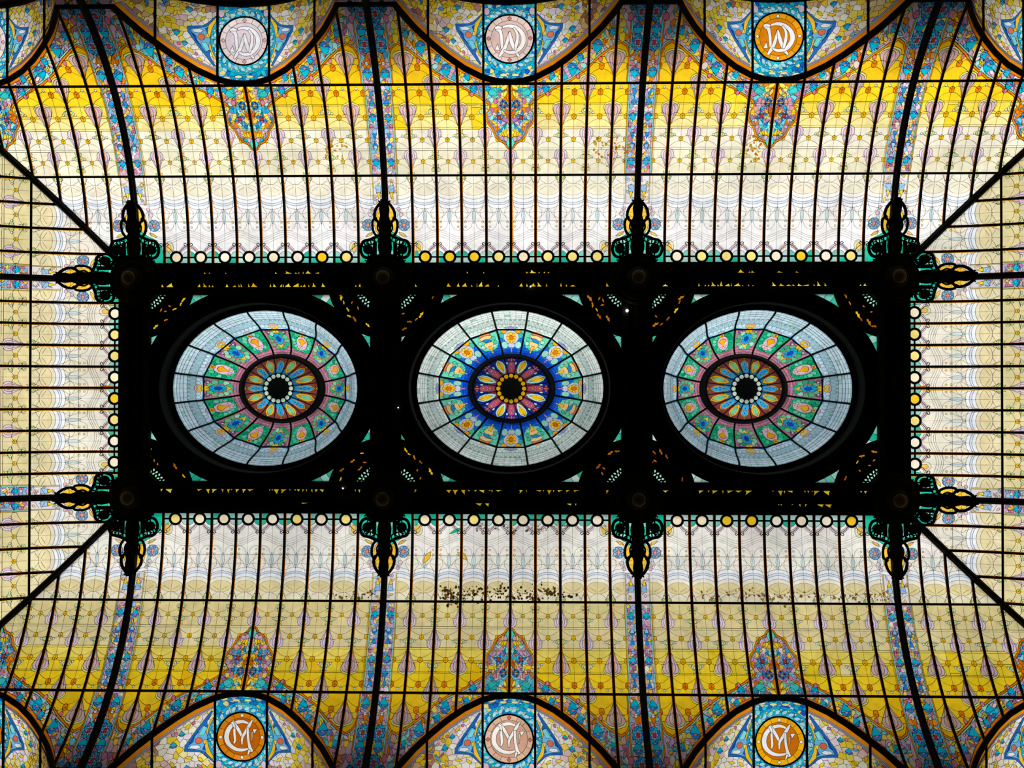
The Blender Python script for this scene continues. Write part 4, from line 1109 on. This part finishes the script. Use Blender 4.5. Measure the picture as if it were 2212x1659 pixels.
                for k in range(16):
                    a = 2*PI*k/16+.1; sh.append((ell(72*math.cos(a), 36+32*math.sin(a), 17, 9, 7), jit(rng.choice([(20, 180, 130), (60, 196, 150), (14, 150, 110), (110, 206, 170)])), 'emerald_piece', .8))
                sh.append((ell(0, 40, 48, 30, 14), jit((222, 180, 196)), 'pink_field', .9))
                for q in range(3): sh.append((ell(-26+26*q, 58, 12, 6, 7), jit((226, 190, 200)), None, .7))
                sh.append(([(-34, 30), (-12, 22), (12, 22), (34, 30), (14, 40), (4, 54), (-4, 54), (-14, 40)], jit((240, 170, 20)), 'amber_piece', .9)); sh.append((ell(0, 8, 18, 7, 9), jit((240, 180, 30)), None, .8)); sh.append((ell(0, 8, 8, 3, 7), jit((210, 90, 30)), None, .7))
        cl = [((-101, t), (101, t)) for t in (15, 30, 45, 60, 80)]+[((0, -1), (0, 101))]
        dglass(fm(c), [(-100, 0), (100, 0), (100, 100), (0, 100), (-100, 100)], sh, root, 'middle_pane', cl, .021, own=500)
        # rosette petal
        sh = []
        if blue:
            sh.append((full, jit((22, 44, 150), 5), None, .9)); sh.append(([(-100, 60), (100, 60), (100, 100), (-100, 100)], jit((130, 50, 80)), None, .8))
            if A_:
                for x, y in ((0, 8), (-38, 16), (38, 16)): sh.append((ell(x, y, 20, 7, 7), jit((196, 90, 90)), None, .8))
                sh.append((lens(0, 18, 30, 30, PI/2), jit((200, 110, 110)), None, .8)); sh.append(([(-60, 44), (-30, 28), (30, 28), (60, 44), (66, 62), (50, 96), (-50, 96), (-66, 62)], jit((170, 80, 110)), 'plum_petal', .9))
                for x in (-75, 75): sh.append((ell(x, 36, 18, 9, 7), jit((170, 216, 206)), None, .8))
                for x, y in ((0, 44), (0, 74), (-30, 62), (30, 62)): sh.append((ell(x, y, 13, 6, 7), jit((240, 170, 30)) if x == 0 else jit((200, 120, 140)), None, .8))
            else:
                sh.append(([(0, 4), (54, 22), (76, 48), (60, 80), (0, 98), (-60, 80), (-76, 48), (-54, 22)], jit((170, 222, 206)), 'mint_almond', .9)); sh.append(([(0, 12), (40, 30), (48, 48), (30, 66), (0, 80), (-30, 66), (-48, 48), (-40, 30)], jit((242, 184, 20)), 'amber_almond', .9))
                sh.append(([(-2, 14), (2, 14), (2, 78), (-2, 78)], jit((220, 140, 20)), None, .8))
        else:
            sh.append((full, jit((128, 64, 58), 6), None, .9)); sh.append(([(-100, 70), (100, 70), (100, 100), (-100, 100)], jit((40, 120, 170)), None, .8))
            if A_:
                sh.append((ell(0, 8, 22, 7, 8), jit((214, 150, 50)), None, .8)); sh.append(([(0, 16), (56, 34), (68, 50), (60, 90), (0, 98), (-60, 90), (-68, 50), (-56, 34)], jit((226, 170, 50)), None, .9))
                sh.append(([(0, 22), (44, 38), (54, 54), (46, 98), (-46, 98), (-54, 54), (-44, 38)], jit((40, 160, 216)), 'blue_petal', .9))
                for x, y in ((0, 44), (-24, 60), (24, 60), (0, 74)): sh.append((ell(x, y, 10, 4, 6), jit((150, 50, 90)) if x else jit((20, 60, 150)), None, .7))
            else:
                sh.append(([(0, 6), (58, 26), (74, 48), (56, 78), (0, 92), (-56, 78), (-74, 48), (-58, 26)], jit((236, 176, 30)), 'amber_almond', .9)); sh.append(([(0, 16), (40, 34), (46, 48), (32, 64), (0, 76), (-32, 64), (-46, 48), (-40, 34)], jit((110, 200, 160)), 'mint_almond', .9))
                sh.append(([(-3, 18), (3, 18), (3, 74), (-3, 74)], jit((170, 214, 170)), None, .8))
        cl = [((-101, t), (101, t)) for t in (30, 60)]+[((0, -1), (0, 101))]
        dglass(fi(c), [(-100, 0), (0, 0), (100, 0), (100, 100), (0, 100), (-100, 100)], sh, root, 'rosette_petal', cl, .012, own=900)
        # ribs between sectors
        hw = 100.0
        pts = [fo(c)(hw, t, 0) for t in (0, 10, 20, 30, 40, 50, 60, 70, 80, 90, 100)]
        mb = MB(); mb.sweep(pts, [(0, 0, 1)]*len(pts), 4.6*U, 3.5*U) if False else mb.tube([Vector(p) for p in pts], 2.3*U, 6); mb.obj('outer_rib', IRON, root)
        mb = MB(); mb.tube([fm(c)(hw, t, 1) for t in (0, 20, 40, 60, 80, 100)], 2.2*U, 6); mb.obj('middle_rib', IRON, root)
        mb = MB(); mb.tube([fi(c)(hw, t, 1) for t in (0, 50, 100)], 1.2*U, 5); mb.obj('rosette_rib', IRON, root)
        mb = MB(); mb.tube([fm(c)(a, 0, 1) for a in (-100, 0, 100)], 1.9*U, 6); mb.obj('ring_segment', IRON, root)
    n = 64
    def ringm(name, prof):
        v = []; m_ = len(prof)
        for (A, B, D) in prof: v += [P3(cx+A*math.cos(2*PI*k/n), B*math.sin(2*PI*k/n), D) for k in range(n)]
        mb = MB(); mb.add(v, [(i*n+j, i*n+(j+1) % n, ((i+1) % m_)*n+(j+1) % n, ((i+1) % m_)*n+j) for i in range(m_) for j in range(n)]); mb.obj(name, IRON, root)
    ringm('inner_ring', [(105, 84, -205), (103, 82, -196), (93, 76, -184), (87, 71, -184), (87, 71, -194), (90, 75, -206)])
    ringm('bead_ring', [(35.5, 35.5, -168), (35.5, 35.5, -165), (23, 23, -165), (23, 23, -168)]) if False else None
    ringm('outer_ring', [(212, 178.5, -47), (211, 177.5, -42), (206, 172.5, -41), (205.5, 172, -46)])
    mb = MB(); mb.lathe(P3(cx, 0, -163), [(.1*U, 6*U), (24*U, 6*U), (24.5*U, 0), (22*U, -3*U), (12*U, -5*U), (.1*U, -5*U)], 32); mb.obj('eye', IRON, root)
    rng = random.Random(9); bs = [(ell(cx, 0, 37, 37, 40), None, None, 0)]
    for k in range(16):
        a = 2*PI*k/16; bs.append((ell(cx+29.8*math.cos(a), 29.8*math.sin(a), 4.9, 4.9, 12), jit((246, 184, 20), 10) if blue else jit((222, 244, 222), 8), 'glass_bead', 0))
    build_glass(fmap_flat(-162), ell(cx, 0, 36.5, 36.5, 40), bs, root, pane_name='glass_bead', vstep=0, own=1)
    return root
def dglass(f, pane, sh, root, name, cl, sc, own):
    # widths of the cames are given in local units (a, t): approximate with a small constant
    def g(x, y, h=0.0): return f(x, y, h)
    kk = {'outer_pane': 1.7, 'middle_pane': 2.0, 'rosette_petal': 3.0}[name]
    sh2 = [(s_[0], s_[1], s_[2], s_[3]*kk if s_[1] is not None else 0) for s_ in sh]
    build_glass(g, pane, sh2, root, pane_name=name, vstep=0, cutlines=cl, own=own, leadh=.8)
dome(-546.7, 'pink', 'left oval glass dome with pale blue rim and pink inner panels')
dome(-3.5, 'blue', 'middle oval glass dome with white mint rim and deep blue panels')
dome(539.7, 'pink', 'right oval glass dome with pale blue rim, beside the right end beam')

# ------------------------------------------------------------------ small lamp bulbs hung on the ironwork
def bulb(x, y, D, r, label):
    c = P3(x, y, D); root = empty('lamp_bulb', c, label, 'lamp')
    mb = MB(); mb.lathe(c, [(.1*r*U, 1.0*r*U), (.6*r*U, .85*r*U), (r*U, 0), (.7*r*U, -.7*r*U), (.1*r*U, -r*U)], 12); mb.obj('globe', BULB, root)
    mb = MB(); mb.lathe((c[0], c[1], c[2]+r*U*.8), [(.1*U, D*U+1*U), (.5*r*U, D*U+1*U), (.5*r*U, 0), (.1*U, 0)], 8); mb.obj('stem', IRON, root)
bulb(249, -166, 16, 3.0, 'small lit bulb on the cross beam beside the middle dome')
bulb(42, -218, 16, 1.5, 'tiny lit bulb on the upper beam above the middle dome')
bulb(-361, 216, 16, 1.5, 'tiny lit bulb on the lower beam below the left dome')
bulb(-242, 42, 16, 1.2, 'tiny lit bulb on the cross beam left of the middle dome')

# ------------------------------------------------------------------ the hall below
def quad(name, pts, mt, thick):
    mb = MB(); v = [Vector(p) for p in pts]; n = (v[1]-v[0]).cross(v[2]-v[0]).normalized()*thick
    mb.add(v+[q+n for q in v], [(0, 1, 2, 3), (7, 6, 5, 4), (0, 4, 5, 1), (1, 5, 6, 2), (2, 6, 7, 3), (3, 7, 4, 0)])
    o = mb.obj(name, mt); o['kind'] = 'structure'; return o
XW = (FX+SW+8)*U; YW = (FY+SW+8)*U; top = CAMZ+CROWN-118*U
quad('wall_north', [(-XW, -YW, 0), (XW, -YW, 0), (XW, -YW, top), (-XW, -YW, top)], PLASTER, .3)
quad('wall_south', [(XW, YW, 0), (-XW, YW, 0), (-XW, YW, top), (XW, YW, top)], PLASTER, .3)
quad('wall_west', [(-XW, YW, 0), (-XW, -YW, 0), (-XW, -YW, top), (-XW, YW, top)], PLASTER, .3)
quad('wall_east', [(XW, -YW, 0), (XW, YW, 0), (XW, YW, top), (XW, -YW, top)], PLASTER, .3)
quad('floor', [(-XW, -YW, 0), (-XW, YW, 0), (XW, YW, 0), (XW, -YW, 0)], STONE, .2)
nt_ = 0
def block(x0, x1, y0, y1, d0, d1):
    global nt_
    nt_ += 1; mb = MB(); a = P3(min(x0, x1), min(y0, y1), d1); b = P3(max(x0, x1), max(y0, y1), d0); mb.box(a[0], b[0], a[1], b[1], a[2], b[2])
    o = mb.obj('trim_%d' % nt_, PLASTER); o['kind'] = 'structure'
for sy in (-1, 1):
    for x in RIBX: block(x-55, x+55, sy*(FY+481), sy*(FY+SW+8), 90, 304)
for sx in (-1, 1): block(sx*(FX+481), sx*(FX+SW+8), -290, 290, 90, 304)
print('TOTAL tris', TOTAL['tri'], 'objects', len(bpy.data.objects))
